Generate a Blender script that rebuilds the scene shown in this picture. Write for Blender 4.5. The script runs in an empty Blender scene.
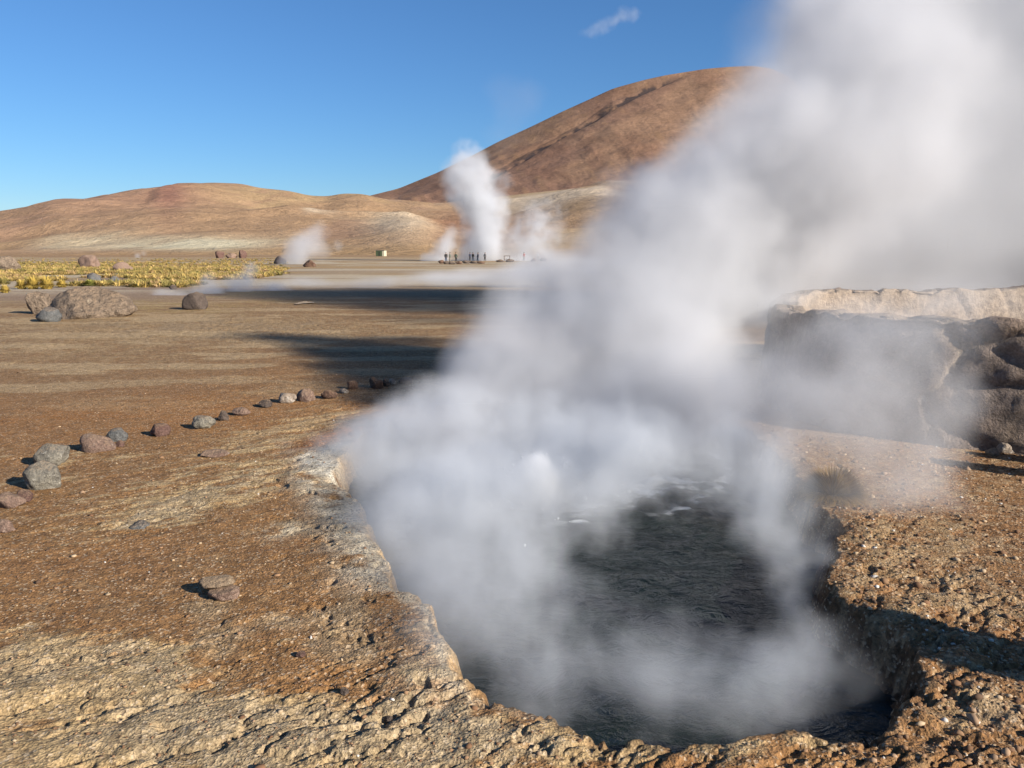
import bpy, bmesh, math, random
import numpy as np
from mathutils import Vector

random.seed(7)
SC = bpy.context.scene
COL = SC.collection
FPX = 804.0
PITCH = math.radians(9.46)
EYE = 1.6
ALB = .78      # overall reflectance level of the dry mineral ground
SUN_AZ, SUN_EL = math.radians(124), math.radians(24)

# ------------------------------------------------------------------ geometry of the view, used only to measure the place
def ray(px, py):
    a = (px - 512) / FPX; b = -(py - 384) / FPX
    cp, sp = math.cos(PITCH), math.sin(PITCH)
    return np.array([a, cp + b * sp, -sp + b * cp])
def base_z(y):
    return -0.0045 * np.clip(y - 18, 0, 140)
def G(px, py):
    """ground point seen at a pixel"""
    d = ray(px, py); z = 0.0
    for _ in range(40):
        t = (z - EYE) / d[2]; z = 0.5 * z + 0.5 * float(base_z(t * d[1]))
    t = (z - EYE) / d[2]
    return np.array([d[0] * t, d[1] * t, z])
def W(px, py, Y):
    d = ray(px, py); t = Y / d[1]
    return np.array([d[0] * t, Y, EYE + d[2] * t])
def project(x, y, z):
    cp, sp = math.cos(PITCH), math.sin(PITCH)
    dz = z - EYE
    w = y * cp - dz * sp; v = y * sp + dz * cp
    w = np.maximum(w, 1e-3)
    return 512 + FPX * x / w, 384 - FPX * v / w

# ------------------------------------------------------------------ noise in numpy
def _h(ix, iy, iz, s):
    n = (ix.astype(np.uint32) * np.uint32(374761393) + iy.astype(np.uint32) * np.uint32(668265263)
         + iz.astype(np.uint32) * np.uint32(2147483647 - 5) + np.uint32(s * 1274126177 & 0xffffffff))
    n = (n ^ (n >> np.uint32(13))) * np.uint32(1274126177)
    n = n ^ (n >> np.uint32(16))
    n = n * np.uint32(2246822519); n = n ^ (n >> np.uint32(15))
    return n.astype(np.float64) / 4294967295.0
def n2(x, y, s=0):
    fx = np.floor(x); fy = np.floor(y)
    ix = fx.astype(np.int64); iy = fy.astype(np.int64); zz = np.zeros_like(ix)
    u = x - fx; v = y - fy
    u = u * u * u * (u * (u * 6 - 15) + 10); v = v * v * v * (v * (v * 6 - 15) + 10)
    a = _h(ix, iy, zz, s); b = _h(ix + 1, iy, zz, s); c = _h(ix, iy + 1, zz, s); d = _h(ix + 1, iy + 1, zz, s)
    return (a + (b - a) * u) * (1 - v) + (c + (d - c) * u) * v
def fbm(x, y, s=0, o=4, g=0.5):
    r = 0; a = 1; t = 0
    for k in range(o):
        r = r + a * n2(x, y, s + k * 17); t += a; a *= g
        x, y = x * 1.62 - y * 1.27 + 3.1, x * 1.27 + y * 1.62 - 1.7
    return r / t
def n3(p, s=0):
    f = np.floor(p); i = f.astype(np.int64); u = p - f; u = u * u * (3 - 2 * u); r = 0
    for dx in (0, 1):
        for dy in (0, 1):
            for dz in (0, 1):
                w = (u[:, 0] if dx else 1 - u[:, 0]) * (u[:, 1] if dy else 1 - u[:, 1]) * (u[:, 2] if dz else 1 - u[:, 2])
                r = r + w * _h(i[:, 0] + dx, i[:, 1] + dy, i[:, 2] + dz, s)
    return r
def fbm3(p, s=0, o=4):
    r = 0; a = 1; t = 0
    for k in range(o):
        r = r + a * n3(p, s + k * 13); t += a; a *= .5; p = p * 2.03 + 7.7
    return r / t
def ss(a, b, x):
    t = np.clip((x - a) / (b - a), 0, 1); return t * t * (3 - 2 * t)
def mixc(c, m, k):
    return c * (1 - m[:, None]) + np.array(k) * m[:, None]

# ------------------------------------------------------------------ object helpers
def tag(o, label=None, cat=None, group=None, kind=None):
    if label: o['label'] = label
    if cat: o['category'] = cat
    if group: o['group'] = group
    if kind: o['kind'] = kind
    return o
def mesh_obj(name, V, F, mat, parent=None, smooth=True, color=None, attrs=None):
    me = bpy.data.meshes.new(name)
    V = np.asarray(V, dtype=np.float32)
    if isinstance(F, np.ndarray):
        k = F.shape[1]
        me.vertices.add(len(V)); me.vertices.foreach_set('co', V.ravel())
        me.loops.add(F.size); me.loops.foreach_set('vertex_index', F.astype(np.int32).ravel())
        me.polygons.add(len(F)); me.polygons.foreach_set('loop_start', np.arange(0, F.size, k, dtype=np.int32))
        me.polygons.foreach_set('loop_total', np.full(len(F), k, dtype=np.int32))
        me.update(calc_edges=True)
    else:
        me.from_pydata([tuple(map(float, v)) for v in V], [], F); me.update()
    if smooth: me.polygons.foreach_set('use_smooth', np.ones(len(me.polygons), dtype=bool))
    if color is not None:
        a = me.color_attributes.new('col', 'FLOAT_COLOR', 'POINT')
        c = np.ones((len(V), 4), dtype=np.float32); c[:, :3] = np.asarray(color) * ALB; a.data.foreach_set('color', c.ravel())
    for n, v in (attrs or {}).items():
        a = me.attributes.new(n, 'FLOAT', 'POINT'); a.data.foreach_set('value', np.asarray(v, dtype=np.float32))
    me.materials.append(mat)
    o = bpy.data.objects.new(name, me); COL.objects.link(o)
    if parent: o.parent = parent
    return o
def grid_faces(nu, nv, wrap=False):
    u = np.arange(nu if wrap else nu - 1); v = np.arange(nv - 1)
    U, Vv = np.meshgrid(u, v, indexing='ij')
    a = U * nv + Vv; b = ((U + 1) % nu) * nv + Vv
    return np.stack([a, b, b + 1, a + 1], -1).reshape(-1, 4)
def empty(name, loc, rz=0):
    o = bpy.data.objects.new(name, None); COL.objects.link(o); o.location = loc; o.rotation_euler[2] = rz
    o.empty_display_size = .1
    return o

# ------------------------------------------------------------------ node helper
class NT:
    def __init__(s, name):
        s.m = bpy.data.materials.new(name); s.m.use_nodes = True; s.t = s.m.node_tree; s.t.nodes.clear()
        s.out = s.t.nodes.new('ShaderNodeOutputMaterial')
    def n(s, typ, ins=None, **kw):
        nd = s.t.nodes.new(typ)
        for k, v in kw.items(): setattr(nd, k, v)
        for k, v in (ins or {}).items():
            if isinstance(v, bpy.types.NodeSocket): s.t.links.new(v, nd.inputs[k])
            else: nd.inputs[k].default_value = v
        return nd
    def noise(s, vec, scale, detail=4, rough=.55, dist=0):
        return s.n('ShaderNodeTexNoise', {'Vector': vec, 'Scale': scale, 'Detail': detail, 'Roughness': rough, 'Distortion': dist}).outputs['Fac']
    def ramp(s, v, a, b, lo=0., hi=1.):
        return s.n('ShaderNodeMapRange', {0: v, 1: a, 2: b, 3: lo, 4: hi}, interpolation_type='SMOOTHSTEP').outputs[0]
    def math(s, op, a, b=0.0, c=0.0, clamp=False):
        return s.n('ShaderNodeMath', {0: a, 1: b, 2: c}, operation=op, use_clamp=clamp).outputs[0]
    def mix(s, f, a, b, blend='MIX'):
        nd = s.n('ShaderNodeMix', data_type='RGBA', blend_type=blend)
        for i, v in ((0, f), (6, a), (7, b)):
            if isinstance(v, bpy.types.NodeSocket): s.t.links.new(v, nd.inputs[i])
            else: nd.inputs[i].default_value = v if i == 0 else (*v, 1)
        return nd.outputs[2]
    def attr(s, name, out='Fac'):
        return s.n('ShaderNodeAttribute', attribute_name=name).outputs[out]
    def surf(s, col, rough=.9, normal=None, spec=.3):
        ins = {'Base Color': col if isinstance(col, bpy.types.NodeSocket) else (*col, 1), 'Roughness': rough, 'Specular IOR Level': spec}
        b = s.n('ShaderNodeBsdfPrincipled', ins)
        if normal is not None: s.t.links.new(normal, b.inputs['Normal'])
        s.t.links.new(b.outputs[0], s.out.inputs['Surface'])
        return s.m
    def bump(s, h, dist, strength=1., normal=None):
        ins = {'Height': h, 'Distance': dist, 'Strength': strength}
        if normal is not None: ins['Normal'] = normal
        return s.n('ShaderNodeBump', ins).outputs[0]

# ------------------------------------------------------------------ ground
pool_px = [(334, 474), (346, 500), (362, 522), (377, 556), (398, 588), (424, 612), (440, 636), (446, 660), (459, 690), (483, 699), (520, 711),
           (560, 725), (600, 735), (650, 742), (690, 745), (735, 738), (790, 727), (830, 743), (872, 737), (902, 716), (906, 694), (922, 680),
           (905, 650), (868, 622), (840, 600), (836, 560), (826, 515), (800, 470), (745, 428), (620, 408), (500, 402), (410, 412), (360, 432), (338, 452)]
pool = np.array([G(*p)[:2] for p in pool_px])
def poly_sd(x, y, P):
    d = np.full(x.shape, 1e9); inside = np.zeros(x.shape, bool)
    n = len(P)
    for i in range(n):
        a = P[i]; b = P[(i + 1) % n]; e = b - a
        t = np.clip(((x - a[0]) * e[0] + (y - a[1]) * e[1]) / (e @ e), 0, 1)
        d = np.minimum(d, np.hypot(x - a[0] - t * e[0], y - a[1] - t * e[1]))
        c = ((a[1] <= y) & (b[1] > y)) | ((b[1] <= y) & (a[1] > y))
        xi = a[0] + (y - a[1]) / (e[1] if abs(e[1]) > 1e-9 else 1e-9) * e[0]
        inside ^= c & (x < xi)
    return np.where(inside, d, -d)      # positive inside
WATER_Z = -0.22
def pool_sd(x, y):
    r = np.full(x.shape, -9.0)
    m = (np.abs(x - .2) < 5) & (y > 1) & (y < 11)
    if m.any():
        xm, ym = x[m], y[m]
        s = poly_sd(xm, ym, pool)
        s = s + (fbm(xm * 2.2, ym * 2.2, 5, 4) - .5) * .22 + (fbm(xm * 9, ym * 9, 8, 3) - .5) * .07 + (fbm(xm * 30, ym * 30, 9, 2) - .5) * .025
        r[m] = s
    return r
def blob(px, py, cx, cy, rx, ry, ang=0, soft=1.0):
    c, s = math.cos(math.radians(ang)), math.sin(math.radians(ang))
    dx, dy = px - cx, py - cy
    u = (dx * c + dy * s) / rx; v = (-dx * s + dy * c) / ry
    return np.exp(-(u * u + v * v) * soft)
def streak_uv(x, y):
    a = math.radians(33); return x * math.cos(a) + y * math.sin(a), -x * math.sin(a) + y * math.cos(a)
def masks(x, y):
    px, py = project(x, y, base_z(y))
    pale = (1.1 * blob(px, py, 40, 690, 150, 60, -10) + 1.0 * blob(px, py, 230, 745, 200, 45) + .75 * blob(px, py, 420, 740, 110, 40) +
            .55 * blob(px, py, 120, 525, 110, 16, -12) + .5 * blob(px, py, 250, 475, 120, 26, -18) + .5 * blob(px, py, 290, 425, 90, 14, -14) +
            .5 * blob(px, py, 60, 350, 160, 16) + .35 * blob(px, py, 270, 385, 80, 10, -10) + .6 * blob(px, py, 80, 325, 200, 12) +
            .55 * blob(px, py, 280, 330, 130, 16) + .4 * blob(px, py, 640, 750, 180, 18) + .9 * blob(px, py, 995, 715, 60, 22, 14) +
            .45 * blob(px, py, 880, 540, 60, 26) + .5 * blob(px, py, 960, 600, 90, 30))
    plate = (1.0 * blob(px, py, 330, 560, 60, 30, 30) + .9 * blob(px, py, 350, 640, 100, 45, 12) + .7 * blob(px, py, 215, 640, 40, 60) + .8 * blob(px, py, 285, 525, 50, 12, -8))
    brown = (1.0 * blob(px, py, 150, 575, 170, 42, -6) + .8 * blob(px, py, 90, 410, 160, 26, -4) + .8 * blob(px, py, 285, 580, 40, 40) + .9 * blob(px, py, 365, 590, 40, 22, 30) +
             .7 * blob(px, py, 30, 715, 40, 25) + .7 * blob(px, py, 385, 590, 60, 16, 20) + .6 * blob(px, py, 420, 400, 80, 12))
    return px, py, pale, plate, brown
def ground_h(x, y, detail=True):
    sd = pool_sd(x, y)
    r = np.hypot(x, y)
    z = base_z(y)
    fade = 1 / (1 + (r / 40) ** 2)
    z = z + (fbm(x / 3.5, y / 3.5, 1, 3) - .5) * .10 * fade * ss(1, 4, r)
    near = r < 45
    xn, yn = x[near], y[near]
    px, py, pale, plate, brown = masks(xn, yn)
    u, v = streak_uv(xn, yn)
    sdn = sd[near]
    rough = np.clip(.25 + pale * .9 + plate * .4 - brown * .25, .12, 1.1)
    rock = ss(-1.1, -.1, sdn) * ss(3.6, 2.2, yn) + ss(.9, 1.6, xn) * ss(-1.3, -.2, sdn) * ss(4, 3, yn)
    rough = np.clip(rough + rock * .7, 0, 1.5)
    st = fbm(u * 2.4, v * 6.5, 21, 5, .58)
    rid = 1 - np.abs(2 * st - 1)
    zz = (fbm(xn * 1.7, yn * 1.7, 31, 4) - .5) * .06 * rough
    zz += (st - .5) * .055 * rough - ss(.86, .99, rid) * .022 * rough
    b = fbm(xn * 7, yn * 7, 41, 4, .6)
    zz += (b - .5) * .030 * (rough * .8 + .15)
    zz += (fbm(xn * 26, yn * 26, 51, 3, .6) - .5) * .014 * (.4 + rough * .6)
    # layered shelves near the lip
    lip = np.exp(-((sdn + .16) / .16) ** 2)
    zz += lip * (.020 + .05 * (fbm(xn * 3.2, yn * 3.2, 61, 3) - .35))
    zz -= ss(.70, .78, fbm(xn * 9 + 9, yn * 9, 71, 3)) * .03 * ss(-.7, -.2, sdn)          # solution pits
    # hummocks lower right
    hm = blob(px, py, 940, 715, 60, 40)
    zz += hm * (fbm(xn * 4.5, yn * 4.5, 81, 4) - .5) * .17
    z[near] += zz * .62
    # the basin
    wall = ss(-.01, .11, sd)
    deep = ss(.1, .6, sd)
    shelf = .02 * np.sin(sd * 60)
    z = z - wall * (.32 + shelf * (1 - deep)) - deep * .6
    return z, sd

def build_ground():
    az = np.concatenate([np.linspace(-180, -50, 240)[:-1], np.linspace(-50, 50, 1180), np.linspace(50, 180, 240)[1:-1]])
    az = np.radians(az)
    r = np.concatenate([np.geomspace(.25, 2.0, 40)[:-1], np.geomspace(2.0, 11, 620)[:-1], np.geomspace(11, 60, 230)[:-1], np.geomspace(60, 6000, 90)])
    A, R = np.meshgrid(az, r, indexing='ij')
    x = (R * np.sin(A)).ravel(); y = (R * np.cos(A)).ravel()
    z, sd = ground_h(x, y)
    # centre cap
    nu, nv = len(az), len(r)
    F = grid_faces(nu, nv, True)[:, ::-1]
    V = np.stack([x, y, z], -1)
    px, py, pale, plate, brown = masks(x, y)
    rr = np.hypot(x, y)
    behind = y < .2
    for m in (pale, plate, brown): m[behind] = .25
    # colours of the stuff itself, linear albedo
    br = np.array([.33, .185, .085]); brd = np.array([.24, .125, .058])
    n1 = fbm(x * .8, y * .8, 101, 5); n2_ = fbm(x * 3.1, y * 3.1, 111, 4); nf = fbm(x * 14, y * 14, 121, 3)
    c = np.tile(br, (len(x), 1))
    c = mixc(c, ss(.35, .65, n1) * .6, (.28, .165, .080))
    c = mixc(c, ss(.5, .75, n2_) * .4, brd)
    u, v = streak_uv(x, y)
    st = fbm(u * 2.4, v * 6.5, 21, 5, .58)
    st2 = fbm(u * 5.5, v * 14, 131, 4, .6)
    pm = ss(.50, .66, .48 * st + .52 * st2 + .36 * pale - .30 * brown - .06)
    c = mixc(c, pm * .85, (.50, .385, .235))
    gm = ss(.55, .75, fbm(x * 1.9, y * 1.9, 141, 4) + .35 * (pale > .5) * pale - .15)
    c = mixc(c, gm * pm * .5, (.40, .34, .26))
    pl = ss(.45, .75, plate * .8 + (fbm(x * 2.6, y * 2.6, 151, 5) - .5) * 1.5 - brown * .3)
    c = mixc(c, pl * .75, (.36, .275, .185))
    c = mixc(c, ss(.66, .74, nf) * .35, (.42, .30, .18))
    # mineral rim
    wn = fbm(x * 3.5, y * 3.5, 161, 4)
    rim = np.exp(-((sd + .10) / .16) ** 2)
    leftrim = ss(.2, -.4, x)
    c = mixc(c, np.clip(rim * leftrim * ss(.42, .60, wn) * (.25 + .8 * ss(625, 560, py)), 0, 1), (.60, .545, .46))
    c = mixc(c, np.exp(-((sd + .035) / .035) ** 2) * leftrim * ss(.36, .50, nf * .5 + wn * .5) * .95, (.60, .53, .43))
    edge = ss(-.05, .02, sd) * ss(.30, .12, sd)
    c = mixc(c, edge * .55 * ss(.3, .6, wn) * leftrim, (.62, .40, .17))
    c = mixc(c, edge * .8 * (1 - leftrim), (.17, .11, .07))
    c = mixc(c, np.clip(blob(px, py, 322, 468, 30, 10, 30) * 1.3 * ss(.35, .6, wn), 0, 1), (.68, .66, .62))
    c = mixc(c, np.clip(blob(px, py, 275, 532, 32, 6, -6) * ss(.4, .55, n2_) * 1.4, 0, 1), (.52, .46, .37))
    c = mixc(c, np.clip((blob(px, py, 190, 309, 55, 5) + blob(px, py, 145, 302, 45, 6) + .6 * blob(px, py, 270, 300, 50, 5)) * ss(.35, .55, n2_) * 1.1 * (y > 0), 0, .85), (.52, .41, .17))
    c = mixc(c, np.clip(blob(px, py, 335, 437, 34, 6, -18) * 1.1, 0, .9), (.55, .20, .045))
    c = mixc(c, np.clip(blob(px, py, 390, 415, 60, 12, -20) * .7, 0, .7), (.33, .17, .12))
    c = mixc(c, np.clip(blob(px, py, 825, 478, 34, 26) * ss(.4, .6, n2_) * 1.1, 0, .9), (.36, .22, .05))
    c = mixc(c, np.maximum(ss(.03, .14, sd), ss(-.01, .05, sd) * (1 - leftrim)) * .92, (.035, .029, .024))  # wet basin dark; the right bank's shade is painted in as well
    c = mixc(c, np.clip(blob(px, py, 120, 408, 240, 30, -4) + .8 * blob(px, py, 330, 365, 120, 22) , 0, 1) * (.45 + .4 * ss(.4, .6, n2_)) * (y > 0), (.35, .165, .055))
    # right-hand gravel slightly darker and redder
    rg = ss(.9, 1.8, x) * ss(9, 6, y)
    c = mixc(c, rg * .4, (.27, .145, .075))
    c = mixc(c, rg * ss(.60, .68, fbm(x * 22, y * 22, 171, 2)) * .6, (.48, .36, .24))
    # middle distance: sinter flat with darker patches towards the right, then ash, then salt
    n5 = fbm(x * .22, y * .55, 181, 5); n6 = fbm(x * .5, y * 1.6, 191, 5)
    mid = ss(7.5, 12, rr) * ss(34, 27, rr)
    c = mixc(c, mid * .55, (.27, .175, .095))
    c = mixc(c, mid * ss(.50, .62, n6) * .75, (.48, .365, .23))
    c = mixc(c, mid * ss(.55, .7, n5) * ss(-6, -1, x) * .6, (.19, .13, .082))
    far = ss(26, 34, rr)
    c = mixc(c, far, (.33, .245, .165))
    left = ss(-.18, -.34, x / np.maximum(y, 1))
    c = mixc(c, far * left * .8 * ss(110, 60, rr), (.30, .215, .165))
    c = mixc(c, far * left * ss(.50, .6, n5) * .6 * ss(90, 50, rr), (.45, .34, .16))
    n7 = fbm(x * .03, y * .16, 201, 5)
    flat = ss(33, 40, rr)
    c = mixc(c, flat * (1 - left) * .8, (.42, .33, .235))
    c = mixc(c, flat * ss(.5, .62, n7) * .75 * ss(46, 60, rr), (.42, .29, .14))
    c = mixc(c, flat * ss(.56, .64, fbm(x * .02 + 5, y * .2, 211, 4)) * .7, (.60, .54, .45))
    c = mixc(c, ss(150, 260, rr) * .85, (.36, .225, .115))
    c = mixc(c, ss(150, 260, rr) * ss(.53, .60, fbm(x * .006, y * .03, 221, 4)) * .8, (.52, .42, .28))
    c = c * np.array([.93, .89, .79])
    gm_ = NT('ground_sinter'); geo = gm_.n('ShaderNodeNewGeometry').outputs['Position']
    col = gm_.attr('col', 'Color')
    f1 = gm_.noise(geo, 55, 5, .65); f2 = gm_.noise(geo, 9, 5, .6); f3 = gm_.noise(geo, 170, 3, .6)
    gr = gm_.n('ShaderNodeTexVoronoi', {'Vector': geo, 'Scale': 95.0, 'Randomness': 1.0})
    col = gm_.mix(1.0, col, gm_.n('ShaderNodeCombineColor', {0: gm_.ramp(f1, .3, .7, .62, 1.38), 1: gm_.ramp(f1, .3, .7, .62, 1.38), 2: gm_.ramp(f1, .3, .7, .62, 1.36)}).outputs[0], 'MULTIPLY')
    col = gm_.mix(1.0, col, gm_.n('ShaderNodeCombineColor', {0: gm_.ramp(f2, .3, .7, .80, 1.2), 1: gm_.ramp(f2, .3, .7, .78, 1.2), 2: gm_.ramp(f2, .3, .7, .74, 1.2)}).outputs[0], 'MULTIPLY')
    sp = gm_.n('ShaderNodeSeparateColor', {0: gr.outputs['Color']})
    col = gm_.mix(gm_.ramp(sp.outputs[0], .90, .93, 0, .55), col, (.50, .40, .28))
    col = gm_.mix(gm_.ramp(sp.outputs[1], .88, .92, 0, .6), col, (.07, .045, .03))
    hsum = gm_.math('ADD', gm_.math('MULTIPLY', f1, .6), gm_.math('MULTIPLY', f3, .35))
    b1 = gm_.bump(gm_.noise(geo, 14, 6, .65), .024, .9)
    b2 = gm_.bump(hsum, .012, .9, b1)
    b3 = gm_.bump(gr.outputs['Distance'], .006, .8, b2)
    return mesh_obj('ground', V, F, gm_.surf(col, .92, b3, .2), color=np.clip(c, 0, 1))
ground = tag(build_ground(), kind='structure')

# ------------------------------------------------------------------ hills and mountain
def interp(pts, x):
    p = np.array(pts, float); return np.interp(x, p[:, 0], p[:, 1])
def smooth_interp(pts, x, w=6):
    return sum(interp(pts, x + k) for k in np.linspace(-w, w, 7)) / 7
def crest_height(px, py, dist):
    cp, sp = math.cos(PITCH), math.sin(PITCH)
    a = (px - 512) / FPX; b = -(py - 384) / FPX
    dy = cp + b * sp; dz = -sp + b * cp
    return EYE + dist * dz / np.hypot(a, dy)
def az_of_px(px):
    return np.arctan2((px - 512) / FPX, math.cos(PITCH) + .17 * math.sin(PITCH))

def terrain_mat(name, bumpd, scale):
    m = NT(name); pos = m.n('ShaderNodeNewGeometry').outputs['Position']
    c = m.attr('col', 'Color')
    f = m.noise(pos, scale, 8, .68); g = m.noise(pos, scale * 7, 5, .7)
    k = m.math('MULTIPLY', m.ramp(f, .3, .7, .86, 1.14), m.ramp(g, .3, .7, .86, 1.14))
    c = m.mix(1.0, c, m.n('ShaderNodeCombineColor', {0: k, 1: k, 2: k}).outputs[0], 'MULTIPLY')
    vo = m.n('ShaderNodeTexVoronoi', {'Vector': pos, 'Scale': scale * 9})
    sepv = m.n('ShaderNodeSeparateColor', {0: vo.outputs['Color']})
    dots = m.math('MULTIPLY', m.ramp(vo.outputs['Distance'], .32, .2), m.ramp(sepv.outputs[0], .6, .75))
    c = m.mix(m.math('MULTIPLY', dots, m.attr('rocky')), c, (.10, .065, .045))
    b = m.bump(m.math('ADD', f, m.math('MULTIPLY', g, .4)), bumpd, 1.)
    return m.surf(c, .95, b, .1)

def build_hills():
    prof = [(-500, 226), (-200, 232), (-60, 228), (0, 220), (30, 216), (60, 207), (85, 205), (110, 196), (140, 190), (185, 185), (215, 183), (245, 184), (262, 188),
            (290, 191), (312, 196), (330, 196.5), (345, 193.5), (365, 194), (388, 200), (440, 203), (480, 199), (530, 193), (600, 186), (690, 181), (800, 186), (1024, 200), (1500, 215)]
    px = np.linspace(-500, 1500, 1300); t = np.concatenate([np.linspace(0, 1, 230), np.linspace(1.02, 2, 24)])
    PX, T = np.meshgrid(px, t, indexing='ij')
    az = az_of_px(PX)
    d = 330 + T * 1500
    crest = crest_height(PX, smooth_interp(prof, PX), 1830)
    s = np.where(T <= 1, .62 * T ** 1.35 + .38 * ss(.0, 1, T), 1 - .5 * (T - 1))
    X = d * np.sin(az); Y = d * np.cos(az)
    w = fbm(X / 260, Y / 260, 301, 5); w2 = fbm(X / 90, Y / 90, 311, 4)
    env = np.clip(T * 3, 0, 1) * np.clip((1 - T) * 3, 0, 1)
    z = -2.5 + (crest + 2.5) * s + env * ((w - .5) * 38 + (w2 - .5) * 4)
    def knoll(cx, ct, rx, rt, h):
        return h * np.exp(-(((PX - cx) / rx) ** 2 + ((T - ct) / rt) ** 2))
    z = z + knoll(408, .30, 38, .18, 14) + knoll(180, .55, 60, .3, 8) + knoll(60, .5, 70, .2, 14) + knoll(310, .35, 40, .12, 9) + knoll(600, .5, 70, .25, 22)
    # a slope facing left with a darker crease (left hill)
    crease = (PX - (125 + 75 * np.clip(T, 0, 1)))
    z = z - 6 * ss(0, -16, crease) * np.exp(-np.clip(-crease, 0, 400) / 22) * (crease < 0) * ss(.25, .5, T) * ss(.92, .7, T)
    c = np.tile(np.array([.40, .245, .135]), (PX.size, 1))
    P = PX.ravel(); Tt = T.ravel(); ww = fbm(X.ravel() / 180, Y.ravel() / 420, 321, 5); w3 = fbm(X.ravel() / 60, Y.ravel() / 300, 331, 4)
    c = mixc(c, ss(.42, .6, ww) * .8, (.44, .29, .15))
    c = mixc(c, ss(.55, .7, w3) * .6, (.36, .21, .13))
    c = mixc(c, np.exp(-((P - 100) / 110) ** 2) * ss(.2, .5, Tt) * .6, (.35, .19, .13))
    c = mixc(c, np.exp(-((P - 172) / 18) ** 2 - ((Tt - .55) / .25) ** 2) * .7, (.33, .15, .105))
    c = mixc(c, ss(.62, .7, w3) * ss(.75, .95, Tt) * .4, (.52, .40, .26))
    cream = np.exp(-((Tt - (.135 + .03 * np.sin(P / 47.))) / .045) ** 2) * ss(10, 70, P) * ss(330, 180, P)
    c = mixc(c, np.clip(cream * 1.4, 0, 1) * (.5 + .5 * ss(.35, .5, w3)), (.66, .55, .36))
    c = mixc(c, np.exp(-((P - 290) / 40) ** 2 - ((Tt - .36) / .06) ** 2) * .8 * ss(.4, .55, w3), (.62, .50, .36))
    c = mixc(c, ss(.10, .04, Tt) * .8, (.38, .23, .11))
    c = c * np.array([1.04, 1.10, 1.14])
    rk = np.clip(np.exp(-((P - 402) / 30) ** 2 - ((Tt - .27) / .13) ** 2) * 1.6, 0, 1)
    c = mixc(c, rk * .9, (.60, .47, .32))
    c = mixc(c, np.clip(np.exp(-((P - 452) / 22) ** 2 - ((Tt - .42) / .16) ** 2), 0, 1) * .7, (.30, .15, .09))
    cr2 = np.clip(np.exp(-((P - 590) / 90) ** 2 - ((Tt - .66) / .20) ** 2) * 2.2, 0, 1) * ss(.33, .46, ww + .25 * (w3 - .5))
    c = mixc(c, cr2 * .9, (.62, .50, .36))
    c = mixc(c, np.exp(-((P - 600) / 70) ** 2 - ((Tt - .40) / .08) ** 2) * .6, (.30, .18, .085))
    V = np.stack([X.ravel(), Y.ravel(), z.ravel()], -1)
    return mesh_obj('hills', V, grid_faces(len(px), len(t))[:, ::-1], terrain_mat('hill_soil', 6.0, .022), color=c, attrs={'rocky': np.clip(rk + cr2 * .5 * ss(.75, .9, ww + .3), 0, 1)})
tag(build_hills(), kind='structure')

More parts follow.
